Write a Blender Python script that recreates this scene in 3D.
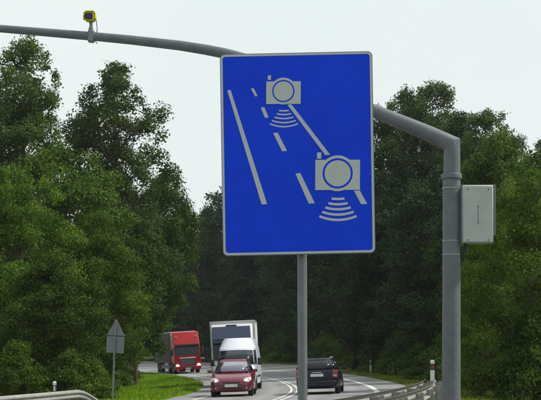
import bpy, bmesh, math, random
import numpy as np
from mathutils import Vector, Matrix

for o in list(bpy.data.objects):
    bpy.data.objects.remove(o)
scene = bpy.context.scene
COL = scene.collection
R = math.radians
rng = random.Random(7)

# ------------------------------------------------------------------ camera
F, EYE, HORIZON, CX = 1500.0, 1.67, 354.0, 270.5      # focal length in photo pixels, eye height, horizon row
cam = bpy.data.cameras.new('camera')
cam.sensor_fit = 'HORIZONTAL'; cam.sensor_width = 36.0
cam.lens = F / 541.0 * 36.0
cam.shift_y = (HORIZON - 200.0) / 541.0
cam.clip_start = 0.1; cam.clip_end = 4000.0
camo = bpy.data.objects.new('camera', cam)
camo.location = (0, 0, EYE); camo.rotation_euler = (R(90), 0, 0)
COL.objects.link(camo); scene.camera = camo

# ------------------------------------------------------------------ sky, sun, exposure
SUN_EL, SUN_AZ = 50.0, 84.0          # azimuth measured from +Y (view direction) towards +X (right)
world = bpy.data.worlds.new('World'); scene.world = world; world.use_nodes = True
nt = world.node_tree; nt.nodes.clear()
wo = nt.nodes.new('ShaderNodeOutputWorld'); bg = nt.nodes.new('ShaderNodeBackground')
sky = nt.nodes.new('ShaderNodeTexSky'); sky.sky_type = 'NISHITA'; sky.sun_disc = False
sky.sun_elevation = R(SUN_EL); sky.sun_rotation = R(SUN_AZ)
sky.air_density = 1.0; sky.dust_density = 4.0; sky.ozone_density = 1.0
mixs = nt.nodes.new('ShaderNodeMixRGB'); mixs.inputs['Fac'].default_value = 0.93
tc = nt.nodes.new('ShaderNodeTexCoord')
cn = nt.nodes.new('ShaderNodeTexNoise'); cn.inputs['Scale'].default_value = 2.2; cn.inputs['Detail'].default_value = 5
cr = nt.nodes.new('ShaderNodeValToRGB')
cr.color_ramp.elements[0].position = 0.3; cr.color_ramp.elements[0].color = (7.85, 8.6, 8.5, 1)
cr.color_ramp.elements[1].position = 0.7; cr.color_ramp.elements[1].color = (8.8, 9.35, 9.2, 1)
nt.links.new(tc.outputs['Generated'], cn.inputs['Vector']); nt.links.new(cn.outputs['Fac'], cr.inputs['Fac'])
nt.links.new(sky.outputs[0], mixs.inputs[1]); nt.links.new(cr.outputs[0], mixs.inputs[2])
nt.links.new(mixs.outputs[0], bg.inputs['Color']); bg.inputs['Strength'].default_value = 0.103
nt.links.new(bg.outputs[0], wo.inputs['Surface'])
sl = bpy.data.lights.new('sun', 'SUN'); sl.energy = 4.0; sl.angle = R(4); sl.color = (1.0, 0.95, 0.86)
so = bpy.data.objects.new('sun', sl); COL.objects.link(so)
sd = Vector((math.sin(R(SUN_AZ)) * math.cos(R(SUN_EL)), math.cos(R(SUN_AZ)) * math.cos(R(SUN_EL)), math.sin(R(SUN_EL))))
so.rotation_euler = sd.to_track_quat('Z', 'Y').to_euler(); so.location = sd * 60
scene.view_settings.view_transform = 'Standard'; scene.view_settings.look = 'None'
scene.view_settings.gamma = 1.0; scene.view_settings.use_curve_mapping = False
scene.view_settings.exposure = 0.05
scene.render.engine = 'CYCLES'

# ------------------------------------------------------------------ materials
def srgb(r, g, b):
    return tuple(((c / 255) / 12.92 if c / 255 <= 0.04045 else ((c / 255 + 0.055) / 1.055) ** 2.4) for c in (r, g, b))

def mat(name, col, rough=0.5, metal=0.0, var=0.12, scale=8.0, bump=0.0, emit=0.0, ior=None, coat=0.0, bscale=None, spec=None):
    m = bpy.data.materials.new(name); m.use_nodes = True
    n = m.node_tree; p = n.nodes['Principled BSDF']; L = n.links.new
    p.inputs['Roughness'].default_value = rough; p.inputs['Metallic'].default_value = metal
    if spec is not None: p.inputs['Specular IOR Level'].default_value = spec
    if ior: p.inputs['IOR'].default_value = ior
    if coat: p.inputs['Coat Weight'].default_value = coat; p.inputs['Coat Roughness'].default_value = 0.05
    t = n.nodes.new('ShaderNodeTexCoord')
    a = n.nodes.new('ShaderNodeTexNoise'); a.inputs['Scale'].default_value = scale; a.inputs['Detail'].default_value = 6
    a.inputs['Roughness'].default_value = 0.65
    L(t.outputs['Object'], a.inputs['Vector'])
    rp = n.nodes.new('ShaderNodeValToRGB')
    rp.color_ramp.elements[0].position = 0.28; rp.color_ramp.elements[1].position = 0.72
    rp.color_ramp.elements[0].color = (*[c * (1 - var) for c in col], 1)
    rp.color_ramp.elements[1].color = (*[min(1, c * (1 + var)) for c in col], 1)
    L(a.outputs['Fac'], rp.inputs['Fac']); L(rp.outputs['Color'], p.inputs['Base Color'])
    if emit:
        p.inputs['Emission Color'].default_value = (1.0, 0.86, 0.6, 1); p.inputs['Emission Strength'].default_value = emit
    if bump:
        b = n.nodes.new('ShaderNodeBump'); b.inputs['Strength'].default_value = bump; b.inputs['Distance'].default_value = 0.01
        a2 = n.nodes.new('ShaderNodeTexNoise'); a2.inputs['Scale'].default_value = bscale or scale * 6; a2.inputs['Detail'].default_value = 4
        L(t.outputs['Object'], a2.inputs['Vector']); L(a2.outputs['Fac'], b.inputs['Height']); L(b.outputs['Normal'], p.inputs['Normal'])
    return m

def leaf_mat(name, c_dark, c_mid, c_light, trans=0.3):
    m = bpy.data.materials.new(name); m.use_nodes = True
    n = m.node_tree; n.nodes.clear(); L = n.links.new
    out = n.nodes.new('ShaderNodeOutputMaterial')
    at = n.nodes.new('ShaderNodeAttribute'); at.attribute_name = 'tint'
    oi = n.nodes.new('ShaderNodeObjectInfo')
    rp = n.nodes.new('ShaderNodeValToRGB'); e = rp.color_ramp.elements
    e[0].position = 0.0; e[0].color = (*c_dark, 1); e[1].position = 1.0; e[1].color = (*c_light, 1)
    k = e.new(0.5); k.color = (*c_mid, 1)
    L(at.outputs['Fac'], rp.inputs['Fac'])
    hs = n.nodes.new('ShaderNodeHueSaturation')
    mr = n.nodes.new('ShaderNodeMapRange'); mr.inputs['To Min'].default_value = 0.78; mr.inputs['To Max'].default_value = 1.25
    L(oi.outputs['Random'], mr.inputs['Value']); L(mr.outputs[0], hs.inputs['Value'])
    L(rp.outputs['Color'], hs.inputs['Color'])
    p = n.nodes.new('ShaderNodeBsdfPrincipled'); p.inputs['Roughness'].default_value = 0.55
    p.inputs['Specular IOR Level'].default_value = 0.08
    t = n.nodes.new('ShaderNodeBsdfTranslucent')
    L(hs.outputs['Color'], p.inputs['Base Color']); L(hs.outputs['Color'], t.inputs['Color'])
    mx = n.nodes.new('ShaderNodeMixShader'); mx.inputs['Fac'].default_value = trans
    L(p.outputs[0], mx.inputs[1]); L(t.outputs[0], mx.inputs[2]); L(mx.outputs[0], out.inputs['Surface'])
    return m

M = {}
M['asphalt'] = mat('asphalt', (0.195, 0.196, 0.20), 0.85, var=0.16, scale=0.9, bump=0.3, bscale=60)
def wear_tracks(m):
    """polished wheel tracks and a darker oil strip in each lane, worn along the road's own offset"""
    n = m.node_tree; p = n.nodes['Principled BSDF']; L = n.links.new
    src = p.inputs['Base Color'].links[0].from_socket
    at_ = n.nodes.new('ShaderNodeAttribute'); at_.attribute_name = 'across'
    ab = n.nodes.new('ShaderNodeMath'); ab.operation = 'ABSOLUTE'; L(at_.outputs['Fac'], ab.inputs[0])
    mr = n.nodes.new('ShaderNodeMapRange'); mr.inputs['From Max'].default_value = 6.0; L(ab.outputs[0], mr.inputs['Value'])
    r = n.nodes.new('ShaderNodeValToRGB'); r.color_ramp.interpolation = 'EASE'; e = r.color_ramp.elements
    e[0].position = 0.0; e[0].color = (0.9,) * 3 + (1,); e[1].position = 1.0; e[1].color = (0.86, 0.84, 0.8, 1)
    for pos, v in ((0.10, 1.0), (0.16, 1.16), (0.22, 1.0), (0.29, 0.84), (0.36, 1.0), (0.43, 1.16), (0.50, 0.98), (0.58, 1.0), (0.64, 1.06)):
        k = e.new(pos); k.color = (v, v, v, 1)
    L(mr.outputs[0], r.inputs['Fac'])
    mx = n.nodes.new('ShaderNodeMixRGB'); mx.blend_type = 'MULTIPLY'; mx.inputs['Fac'].default_value = 1.0
    L(src, mx.inputs[1]); L(r.outputs['Color'], mx.inputs[2]); L(mx.outputs[0], p.inputs['Base Color'])
wear_tracks(M['asphalt'])
M['road_paint'] = mat('road_paint', (0.60, 0.60, 0.58), 0.7, var=0.3, scale=9)
M['soil'] = mat('soil', (0.045, 0.062, 0.022), 0.95, var=0.45, scale=0.6, bump=0.4, bscale=20)
M['galv'] = mat('galvanised_steel', (0.15, 0.165, 0.175), 0.5, metal=0.35, var=0.14, scale=4)
M['mast'] = mat('mast_paint', (0.115, 0.128, 0.142), 0.55, metal=0.2, var=0.2, scale=5, bump=0.08)
M['galv_rail'] = mat('weathered_rail', (0.24, 0.24, 0.225), 0.6, metal=0.15, var=0.22, scale=3)
M['box_grey'] = mat('cabinet_grey', (0.38, 0.40, 0.39), 0.5, var=0.1, scale=5)
M['strap'] = mat('steel_strap', (0.24, 0.25, 0.26), 0.35, metal=0.6)
M['sign_blue'] = mat('sign_blue', (0.002, 0.046, 0.70), 0.5, var=0.09, scale=2.2, spec=0.15)
M['sign_white'] = mat('sign_white', (0.44, 0.475, 0.47), 0.5, var=0.06, scale=12)
M['sign_back'] = mat('sign_back', (0.16, 0.17, 0.19), 0.55, metal=0.2)
M['white_plastic'] = mat('white_plastic', (0.62, 0.62, 0.60), 0.6)
M['black_plastic'] = mat('black_plastic', (0.018, 0.018, 0.02), 0.6)
M['reflector'] = mat('red_reflector', (0.32, 0.02, 0.02), 0.4)
M['yellow'] = mat('camera_yellow', (0.55, 0.52, 0.02), 0.5)
M['tyre'] = mat('tyre', (0.015, 0.015, 0.016), 0.85, bump=0.3)
M['rim'] = mat('rim', (0.35, 0.36, 0.37), 0.35, metal=0.7)
M['glass'] = mat('dark_glass', (0.014, 0.017, 0.024), 0.08, ior=1.4, var=0.2)
M['screen_glass'] = mat('windscreen_glass', (0.075, 0.065, 0.115), 0.05, ior=2.0, var=0.25, scale=2, coat=1.0)  # lavender base colour stands in for the sky reflected in the glass
M['wine'] = mat('wine_red_paint', (0.13, 0.008, 0.026), 0.28, coat=0.5, var=0.06)
M['navy'] = mat('navy_paint', (0.005, 0.006, 0.018), 0.3, coat=0.25, var=0.06, spec=0.2)
M['truck_red'] = mat('truck_red_paint', (0.34, 0.008, 0.014), 0.4, coat=0.25, var=0.06, spec=0.2)
M['truck_blue'] = mat('truck_blue_paint', (0.022, 0.036, 0.085), 0.35, coat=0.15, var=0.06)
M['curtain'] = mat('trailer_curtain', (0.012, 0.016, 0.025), 0.6, var=0.12, bump=0.2, bscale=6)
M['van_white'] = mat('van_white_paint', (0.60, 0.64, 0.74), 0.35, coat=0.5, var=0.05)
M['box_white'] = mat('box_panel_white', (0.60, 0.62, 0.62), 0.55, var=0.08)
M['alu'] = mat('aluminium_trim', (0.45, 0.46, 0.47), 0.4, metal=0.5)
M['lamp'] = mat('headlamp_lit', (0.8, 0.8, 0.75), 0.2, emit=1.5)
M['lamp_bright'] = mat('truck_headlamp_lit', (0.8, 0.7, 0.5), 0.2, emit=2.6)
M['lamp_off'] = mat('lamp_glass', (0.45, 0.46, 0.47), 0.1, coat=1.0)
M['tail'] = mat('tail_lamp_red', (0.26, 0.012, 0.012), 0.18, coat=1.0)
M['plate'] = mat('number_plate', (0.55, 0.55, 0.54), 0.5)
M['bark'] = mat('bark', (0.075, 0.06, 0.045), 0.9, var=0.4, scale=3, bump=0.6, bscale=14)
M['bark_dark'] = mat('bark_dark', (0.045, 0.038, 0.03), 0.9, var=0.4, scale=3, bump=0.6, bscale=14)
M['leaf_mid'] = leaf_mat('leaf_mid', (0.026, 0.055, 0.008), (0.056, 0.106, 0.014), (0.115, 0.18, 0.024))
M['leaf_light'] = leaf_mat('leaf_light', (0.045, 0.084, 0.009), (0.082, 0.142, 0.014), (0.145, 0.215, 0.026), 0.4)
M['leaf_fresh'] = leaf_mat('leaf_fresh', (0.032, 0.066, 0.007), (0.066, 0.122, 0.012), (0.13, 0.20, 0.022), 0.4)
M['leaf_tall'] = leaf_mat('leaf_tall', (0.042, 0.072, 0.022), (0.072, 0.118, 0.03), (0.115, 0.175, 0.045), 0.5)
M['leaf_dark'] = leaf_mat('leaf_dark', (0.016, 0.036, 0.014), (0.030, 0.060, 0.019), (0.052, 0.09, 0.026), 0.25)
M['needle'] = leaf_mat('needle', (0.013, 0.028, 0.016), (0.022, 0.043, 0.022), (0.034, 0.06, 0.027), 0.2)
M['grass'] = leaf_mat('grass', (0.115, 0.225, 0.006), (0.175, 0.32, 0.009), (0.245, 0.41, 0.018), 0.35)
M['leaf_mid_grass'] = leaf_mat('coarse_grass', (0.04, 0.085, 0.008), (0.07, 0.13, 0.012), (0.11, 0.18, 0.02), 0.3)
M['grass_dry'] = leaf_mat('grass_dry', (0.11, 0.15, 0.015), (0.19, 0.235, 0.025), (0.29, 0.30, 0.07), 0.3)

# ------------------------------------------------------------------ mesh helpers
class MB:
    def __init__(s): s.v = []; s.f = []
    def add(s, vs, fs):
        b = len(s.v); s.v += [tuple(v) for v in vs]; s.f += [tuple(i + b for i in f) for f in fs]; return s
    def box(s, x0, x1, y0, y1, z0, z1):
        vs = [(x, y, z) for z in (z0, z1) for (x, y) in ((x0, y0), (x1, y0), (x1, y1), (x0, y1))]
        return s.add(vs, [(3, 2, 1, 0), (4, 5, 6, 7), (0, 1, 5, 4), (1, 2, 6, 5), (2, 3, 7, 6), (3, 0, 4, 7)])
    def tube(s, pts, rad, n=16, cap=True):
        pts = [Vector(p) for p in pts]
        if not hasattr(rad, '__len__'): rad = [rad] * len(pts)
        prev = None; rings = []
        for i, p in enumerate(pts):
            if i == 0: t = (pts[1] - p)
            elif i == len(pts) - 1: t = (p - pts[i - 1])
            else: t = (pts[i + 1] - p).normalized() + (p - pts[i - 1]).normalized()
            t.normalize()
            if prev is None:
                a = Vector((0, 0, 1)) if abs(t.z) < 0.9 else Vector((1, 0, 0))
                u = t.cross(a).normalized()
            else:
                u = (prev - t * prev.dot(t)).normalized()
            prev = u; w = t.cross(u)
            ring = [(u * math.cos(2 * math.pi * k / n) + w * math.sin(2 * math.pi * k / n)) * rad[i] for k in range(n)]
            if 0 < i < len(pts) - 1:      # mitre the joint
                d0, d1 = (p - pts[i - 1]).normalized(), (pts[i + 1] - p).normalized(); bd = d1 - d0
                if bd.length > 0.05:
                    cs = max(0.4, math.sqrt(max(0.0, (1 + d0.dot(d1)) / 2))); bd.normalize()
                    ring = [v + bd * v.dot(bd) * (1 / cs - 1) for v in ring]
            rings.append([p + v for v in ring])
        vs = [v for r in rings for v in r]; fs = []
        for i in range(len(pts) - 1):
            for k in range(n):
                a, b = i * n + k, i * n + (k + 1) % n
                fs.append((a, b, b + n, a + n))
        if cap:
            fs.append(tuple(range(n - 1, -1, -1))); fs.append(tuple(range((len(pts) - 1) * n, len(pts) * n)))
        return s.add(vs, fs)
    def prism(s, poly, axis, a0, a1):
        """poly: 2D outline; axis 'x','y','z' extruded from a0 to a1"""
        def mk(p, a):
            return {'x': (a, p[0], p[1]), 'y': (p[0], a, p[1]), 'z': (p[0], p[1], a)}[axis]
        n = len(poly)
        vs = [mk(p, a0) for p in poly] + [mk(p, a1) for p in poly]
        fs = [tuple(range(n - 1, -1, -1)), tuple(range(n, 2 * n))] + [(k, (k + 1) % n, (k + 1) % n + n, k + n) for k in range(n)]
        return s.add(vs, fs)
    def mesh(s, name):
        me = bpy.data.meshes.new(name); me.from_pydata(s.v, [], s.f)
        bm = bmesh.new(); bm.from_mesh(me); bmesh.ops.recalc_face_normals(bm, faces=bm.faces); bm.to_mesh(me); bm.free()
        return me
    def build(s, name, material, parent=None, bevel=0.0, smooth=False, seg=2, auto=None):
        return link(name, s.mesh(name), material, parent, bevel, smooth, seg)

def link(name, me, material, parent=None, bevel=0.0, smooth=False, seg=2):
    o = bpy.data.objects.new(name, me); COL.objects.link(o)
    if material is not None and len(me.materials) == 0: me.materials.append(M[material])
    if parent: o.parent = parent
    if bevel:
        b = o.modifiers.new('bevel', 'BEVEL'); b.width = bevel; b.segments = seg; b.limit_method = 'ANGLE'; b.angle_limit = R(35)
    if smooth or bevel:
        me.polygons.foreach_set('use_smooth', [True] * len(me.polygons))
        try: me.set_sharp_from_angle(angle=R(38))
        except Exception: pass
    return o

def empty(name, loc=(0, 0, 0), rot=(0, 0, 0)):
    o = bpy.data.objects.new(name, None); COL.objects.link(o); o.location = loc; o.rotation_euler = rot; o.empty_display_size = 0.3; return o

def tag(o, label=None, cat=None, group=None, kind=None):
    if label: o['label'] = label
    if cat: o['category'] = cat
    if group: o['group'] = group
    if kind: o['kind'] = kind
    return o

def at(px, py, Y):
    """photo pixel + distance -> point"""
    return Vector(((px - CX) / F * Y, Y, EYE - (py - HORIZON) / F * Y))

# ------------------------------------------------------------------ road geometry (arc s from the bend's apex, offset d to the right)
XA, YA, RN, RF = 1.15, 73.0, 190.0, 380.0
def road(s, d):
    Rr = RN if s < 0 else RF
    a = s / Rr
    return (XA - Rr + (Rr + d) * math.cos(a), YA + (Rr + d) * math.sin(a))
def inv(X, Y):
    X = np.asarray(X, float); Y = np.asarray(Y, float)
    Rr = np.where(Y < YA, RN, RF)
    cx = XA - Rr; dx = X - cx; dy = Y - YA
    r = np.hypot(dx, dy); a = np.arctan2(dy, dx)
    return a * Rr, r - Rr
def bank(s):
    return 0.03 + 0.03 * np.clip((np.asarray(s, float) + 10) / 40.0, 0, 1)
def edge_r(s):
    return 5.2 + 4.6 * np.clip((np.asarray(s, float) - 35) / 45.0, 0, 1)
EDGE_L = -5.0
def ground_z(X, Y):
    s, d = inv(X, Y); e = bank(s); er = edge_r(s)
    inside = e * np.clip(d, EDGE_L, er)
    z = inside - 0.05
    z = np.where((d > EDGE_L + 0.3) & (d < er - 0.3), z - 0.06, z)
    dl = np.clip(EDGE_L - d, 0, None); dr = np.clip(d - er, 0, None)
    z = z - 0.05 * np.clip(dl, 0, 5) + 0.07 * np.clip(dl - 6, 0, 12)
    z = z - 0.04 * np.clip(dr, 0, 4) + 0.05 * np.clip(dr - 6, 0, 14)
    return z
def surf_z(X, Y):
    s, d = inv(X, Y); return float(bank(s) * d)
def gz(X, Y): return float(ground_z(X, Y))

def axis_pts(lo, a, b, hi, fine, grow=1.35):
    p = list(np.arange(a, b + 1e-6, fine)); st = fine; x = b
    while x < hi: st *= grow; x += st; p.append(x)
    st = fine; x = a
    while x > lo: st *= grow; x -= st; p.insert(0, x)
    return np.array(p)
gx = axis_pts(-500, -45, 45, 500, 0.75); gy = axis_pts(-60, 5, 240, 900, 1.0)
GX, GY = np.meshgrid(gx, gy); GZ = ground_z(np.clip(GX, -300, 500), np.clip(GY, -60, 400))
nr, nc = GX.shape
idx = np.arange(nr * nc).reshape(nr, nc)
gf = np.stack([idx[:-1, :-1], idx[:-1, 1:], idx[1:, 1:], idx[1:, :-1]], -1).reshape(-1, 4)
me = bpy.data.meshes.new('ground'); me.from_pydata(np.stack([GX, GY, GZ], -1).reshape(-1, 3).tolist(), [], gf.tolist())
me.polygons.foreach_set('use_smooth', [True] * len(me.polygons))
tag(link('ground', me, 'soil'), kind='structure')

def strip(name, m, s0, s1, dl, dr, dz, step=2.0, parent=None, nd=1):
    """a sheet following the road between two offsets (numbers or functions of s)"""
    mb = MB(); n = max(2, int((s1 - s0) / step)); vs = []
    for i in range(n + 1):
        s = s0 + (s1 - s0) * i / n
        a = dl(s) if callable(dl) else dl; b = dr(s) if callable(dr) else dr
        for j in range(nd + 1):
            d = a + (b - a) * j / nd
            x, y = road(s, d); vs.append((x, y, float(bank(s)) * d + dz))
    k = nd + 1
    fs = [(i * k + j, i * k + j + 1, (i + 1) * k + j + 1, (i + 1) * k + j) for i in range(n) for j in range(nd)]
    mb.add(vs, fs)
    o = mb.build(name, m, parent)
    a = o.data.attributes.new('across', 'FLOAT', 'POINT')
    a.data.foreach_set('value', [inv_d(v.co.x, v.co.y) for v in o.data.vertices])
    return o
def inv_d(x, y): return float(inv(x, y)[1])
rd = strip('road', 'asphalt', -85, 330, EDGE_L, lambda s: float(edge_r(s)), 0.0, step=3.0, nd=40); tag(rd, kind='structure')
for nm, a, b in (('edge_line', 3.45, 3.67), ('centre_line', -0.19, -0.09), ('centre_line', 0.09, 0.19), ('edge_line', -3.57, -3.45)):
    strip(nm, 'road_paint', -80, 320, a, b, 0.006, 1.5, parent=rd)

# ------------------------------------------------------------------ enforcement sign
SG_Y = 12.0
def build_sign():
    C0 = at(297.6, 153.9, SG_Y)
    root = empty('camera_zone_sign', (at(303.3, 354, SG_Y).x, SG_Y, gz(at(303.3, 354, SG_Y).x, SG_Y)))
    tag(root, 'large blue rectangular sign with white road lines and two camera symbols', 'road sign')
    k = SG_Y / F
    ax = Vector((149.5, 3.2)).normalized(); ay = Vector((-3.2, 199.0)).normalized()   # plate's right and up in the picture
    def loc(px, py):      # pixel -> plate coordinates (metres)
        q = Vector((px - 297.6, -(py - 153.9))) * k
        return Vector((q.dot(ax), q.dot(ay)))
    def w(u, v, off):     # plate -> root space; off towards the viewer
        p = C0 + Vector((ax.x * u + ay.x * v, -off, ax.y * u + ay.y * v)); return p - root.location
    def rounded(hw, hh, r, n=6):
        out = []
        for cxx, cyy, a0 in ((hw - r, hh - r, 0), (-hw + r, hh - r, 90), (-hw + r, -hh + r, 180), (hw - r, -hh + r, 270)):
            for i in range(n + 1):
                a = R(a0 + 90 * i / n); out.append((cxx + r * math.cos(a), cyy + r * math.sin(a)))
        return out
    def slab(name, poly, o0, o1, m, parent):
        n = len(poly); mb = MB()
        vs = [w(u, v, o0) for u, v in poly] + [w(u, v, o1) for u, v in poly]
        mb.add(vs, [tuple(range(n)), tuple(range(2 * n - 1, n - 1, -1))] + [(i, (i + 1) % n, (i + 1) % n + n, i + n) for i in range(n)])
        return mb.build(name, m, parent)
    def ring(name, outer, inner, o0, o1, m, parent):
        n = len(outer); mb = MB()
        vs = [w(*p, o0) for p in outer] + [w(*p, o0) for p in inner] + [w(*p, o1) for p in outer] + [w(*p, o1) for p in inner]
        fs = []
        for i in range(n):
            j = (i + 1) % n
            fs += [(i, j, j + n, i + n), (i + 2 * n, j + 2 * n, j + 3 * n, i + 3 * n), (i, j, j + 2 * n, i + 2 * n), (i + n, j + n, j + 3 * n, i + 3 * n)]
        mb.add(vs, fs); return mb.build(name, m, parent)
    HW, HH = 75.4 * k, 99.9 * k
    slab('panel', rounded(HW, HH, 0.035), 0.0, 0.022, 'sign_blue', root)
    ring('border', rounded(HW + 0.001, HH + 0.001, 0.035), rounded(HW - 0.016, HH - 0.016, 0.024), 0.021, 0.0245, 'sign_white', root)
    ring('edge_frame', rounded(HW + 0.006, HH + 0.006, 0.04), rounded(HW + 0.0015, HH + 0.0015, 0.036), -0.02, 0.023, 'galv', root)
    fo = (0.0215, 0.0242)
    def quad(name, *pts): return slab(name, [loc(*p) for p in pts], *fo, 'sign_white', root)
    quad('lane_line', (227.0, 90.6), (230.3, 90), (267.4, 204.3), (261.9, 204.5))
    for q in (((250.5, 89), (253.3, 88.4), (257.3, 96.3), (255, 96.8)), ((260.6, 108), (264, 107.4), (268.5, 117.7), (264.7, 118.2)),
              ((273, 133.4), (277.5, 132.9), (287, 151.3), (282.1, 151.6)), ((295.5, 174), (300.4, 173.4), (315, 203.6), (309, 204))):
        quad('lane_dash', *q)
    quad('lane_line', (287.0, 105.0), (291.2, 104.9), (330.0, 155.3), (325.2, 155.6))
    quad('lane_line', (354, 191.2), (359.9, 191.2), (367.4, 204.6), (361.2, 204.8))
    def disc(cx_, cy_, r, n=48): return [loc(cx_ + r * math.cos(2 * math.pi * i / n), cy_ - r * math.sin(2 * math.pi * i / n)) for i in range(n)]
    def camera_symbol(x0, x1, y0, y1, lx, ly, rb, ro, ri, kn):
        cs = slab('camera_symbol', [loc(x0, y1), loc(x1, y1), loc(x1, y0), loc(x0, y0)], 0.0213, 0.0262, 'sign_white', root)
        slab('lens_hood', disc(lx, ly, rb), 0.0213, 0.0266, 'sign_white', cs)
        ring('lens_ring', disc(lx, ly, ro), disc(lx, ly, ri), 0.0263, 0.0275, 'sign_blue', cs)
        slab('flash_button', [loc(kn[0], kn[3]), loc(kn[1], kn[3]), loc(kn[1], kn[2]), loc(kn[0], kn[2])], *fo, 'sign_white', cs)
    camera_symbol(265.9, 300.3, 81.9, 104.4, 283.0, 91.6, 13.4, 11.1, 9.8, (267.4, 270.6, 75.8, 80.2))
    camera_symbol(315.3, 359.9, 160.4, 190.5, 337.6, 173.9, 17.9, 15.1, 13.1, (317, 321.2, 153, 159.2))
    def wave(cx_, ye, hw, sag, th):
        n = 14; top = []; bot = []
        for i in range(n + 1):
            q = -1 + 2 * i / n; x = cx_ + hw * q; y = ye + sag * (1 - q * q)
            sl = -2 * sag * q / hw; nn = Vector((sl, -1)).normalized()
            top.append(loc(x + nn.x * th / 2, y + nn.y * th / 2)); bot.append(loc(x - nn.x * th / 2, y - nn.y * th / 2))
        mb = MB(); vs = [w(*p, fo[1]) for p in top + bot] + [w(*p, fo[0]) for p in top + bot]; m1 = n + 1
        fs = []
        for i in range(n):
            fs += [(i, i + 1, m1 + i + 1, m1 + i), (2 * m1 + i, 2 * m1 + i + 1, 3 * m1 + i + 1, 3 * m1 + i),
                   (i, i + 1, 2 * m1 + i + 1, 2 * m1 + i), (m1 + i, m1 + i + 1, 3 * m1 + i + 1, 3 * m1 + i)]
        mb.add(vs, fs); mb.build('radar_wave', 'sign_white', root)
    for ye, hw, sg in ((110.9, 4.9, 0.4), (114.1, 7.2, 0.9), (117.5, 9.5, 1.5), (120.9, 11.8, 2.2), (124.1, 14.0, 3.0)): wave(283.7, ye, hw, sg, 1.5)
    for ye, hw, sg in ((199.0, 6.4, 0.5), (203.6, 9.6, 1.2), (207.9, 12.7, 1.9), (212.3, 15.7, 2.8), (216.6, 18.6, 3.8)): wave(338.2, ye, hw, sg, 2.4)
    # post behind the plate, two clamp rails
    px = at(303.3, 354, SG_Y).x - root.location.x
    MB().tube([(px, 0.075, -0.3), (px - 0.012, 0.075, 4.05)], 0.0385, 24).build('post', 'galv', root, smooth=True)
    for hz in (2.85, 3.65):
        MB().box(px - 0.5, px + 0.42, 0.002, 0.034, hz - 0.02, hz + 0.02).build('clamp_rail', 'galv', root, bevel=0.003)
    return root
build_sign()

# ------------------------------------------------------------------ mast with cantilever arm
MX, MY, MK = 2.53, 21.0, 0.24
def arm_pt(px, py):
    k = (px - CX) / F; t = (MX - MY * k) / (1 + MK * k); Y = MY + MK * t
    return at(px, py, Y)
def build_mast():
    g = gz(MX, MY)
    root = empty('cantilever_mast', (MX, MY, g)); tag(root, 'grey tubular steel mast with long arm reaching over the road', 'mast')
    o = root.location
    base = at(452.3, 400, MY)
    lower = MB().tube([(0, 0, -0.3), (0.0, 0, 1.0), (0.005, 0, at(0, 179, MY).z - g)], [0.136, 0.13, 0.123], 32)
    lower.build('pole', 'mast', root, smooth=True)
    zc = at(0, 176.5, MY).z - g
    MB().tube([(0.006, 0, zc - 0.035), (0.006, 0, zc + 0.035)], 0.144, 32).build('collar', 'mast', root, bevel=0.008)
    el = at(451.9, 144, MY) - o
    pts = [(0.008, 0, zc + 0.02), (0.012, 0, el.z - 0.12), tuple(el)]
    rad = [0.118, 0.113, 0.116]
    path = [(430, 134.0), (372, 110.2), (330, 92.8), (296, 78.6), (276, 70.4), (262, 65.0), (250, 60.8), (238, 57.0), (224, 53.3), (205, 49.6), (180, 45.6), (130, 39.9),
            (95, 36.6), (60, 33.6), (0, 28.6), (-60, 24.2), (-110, 21.5)]
    th = [15.6, 13.2, 12.4, 11.8, 11.5, 11.3, 11.1, 10.9, 10.6, 10.3, 9.9, 9.1, 8.7, 8.3, 7.6, 7, 6.6]
    for (x, y), t in zip(path, th):
        p = arm_pt(x, y); pts.append(tuple(p - o)); rad.append(t / 2 / F * p.y)
    MB().tube(pts, rad, 32).build('arm', 'mast', root, smooth=True)
    MB().tube([(0, 0, -0.02), (0, 0, 0.03)], 0.26, 24).build('base_plate', 'mast', root, bevel=0.006)
    return root
build_mast()

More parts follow.
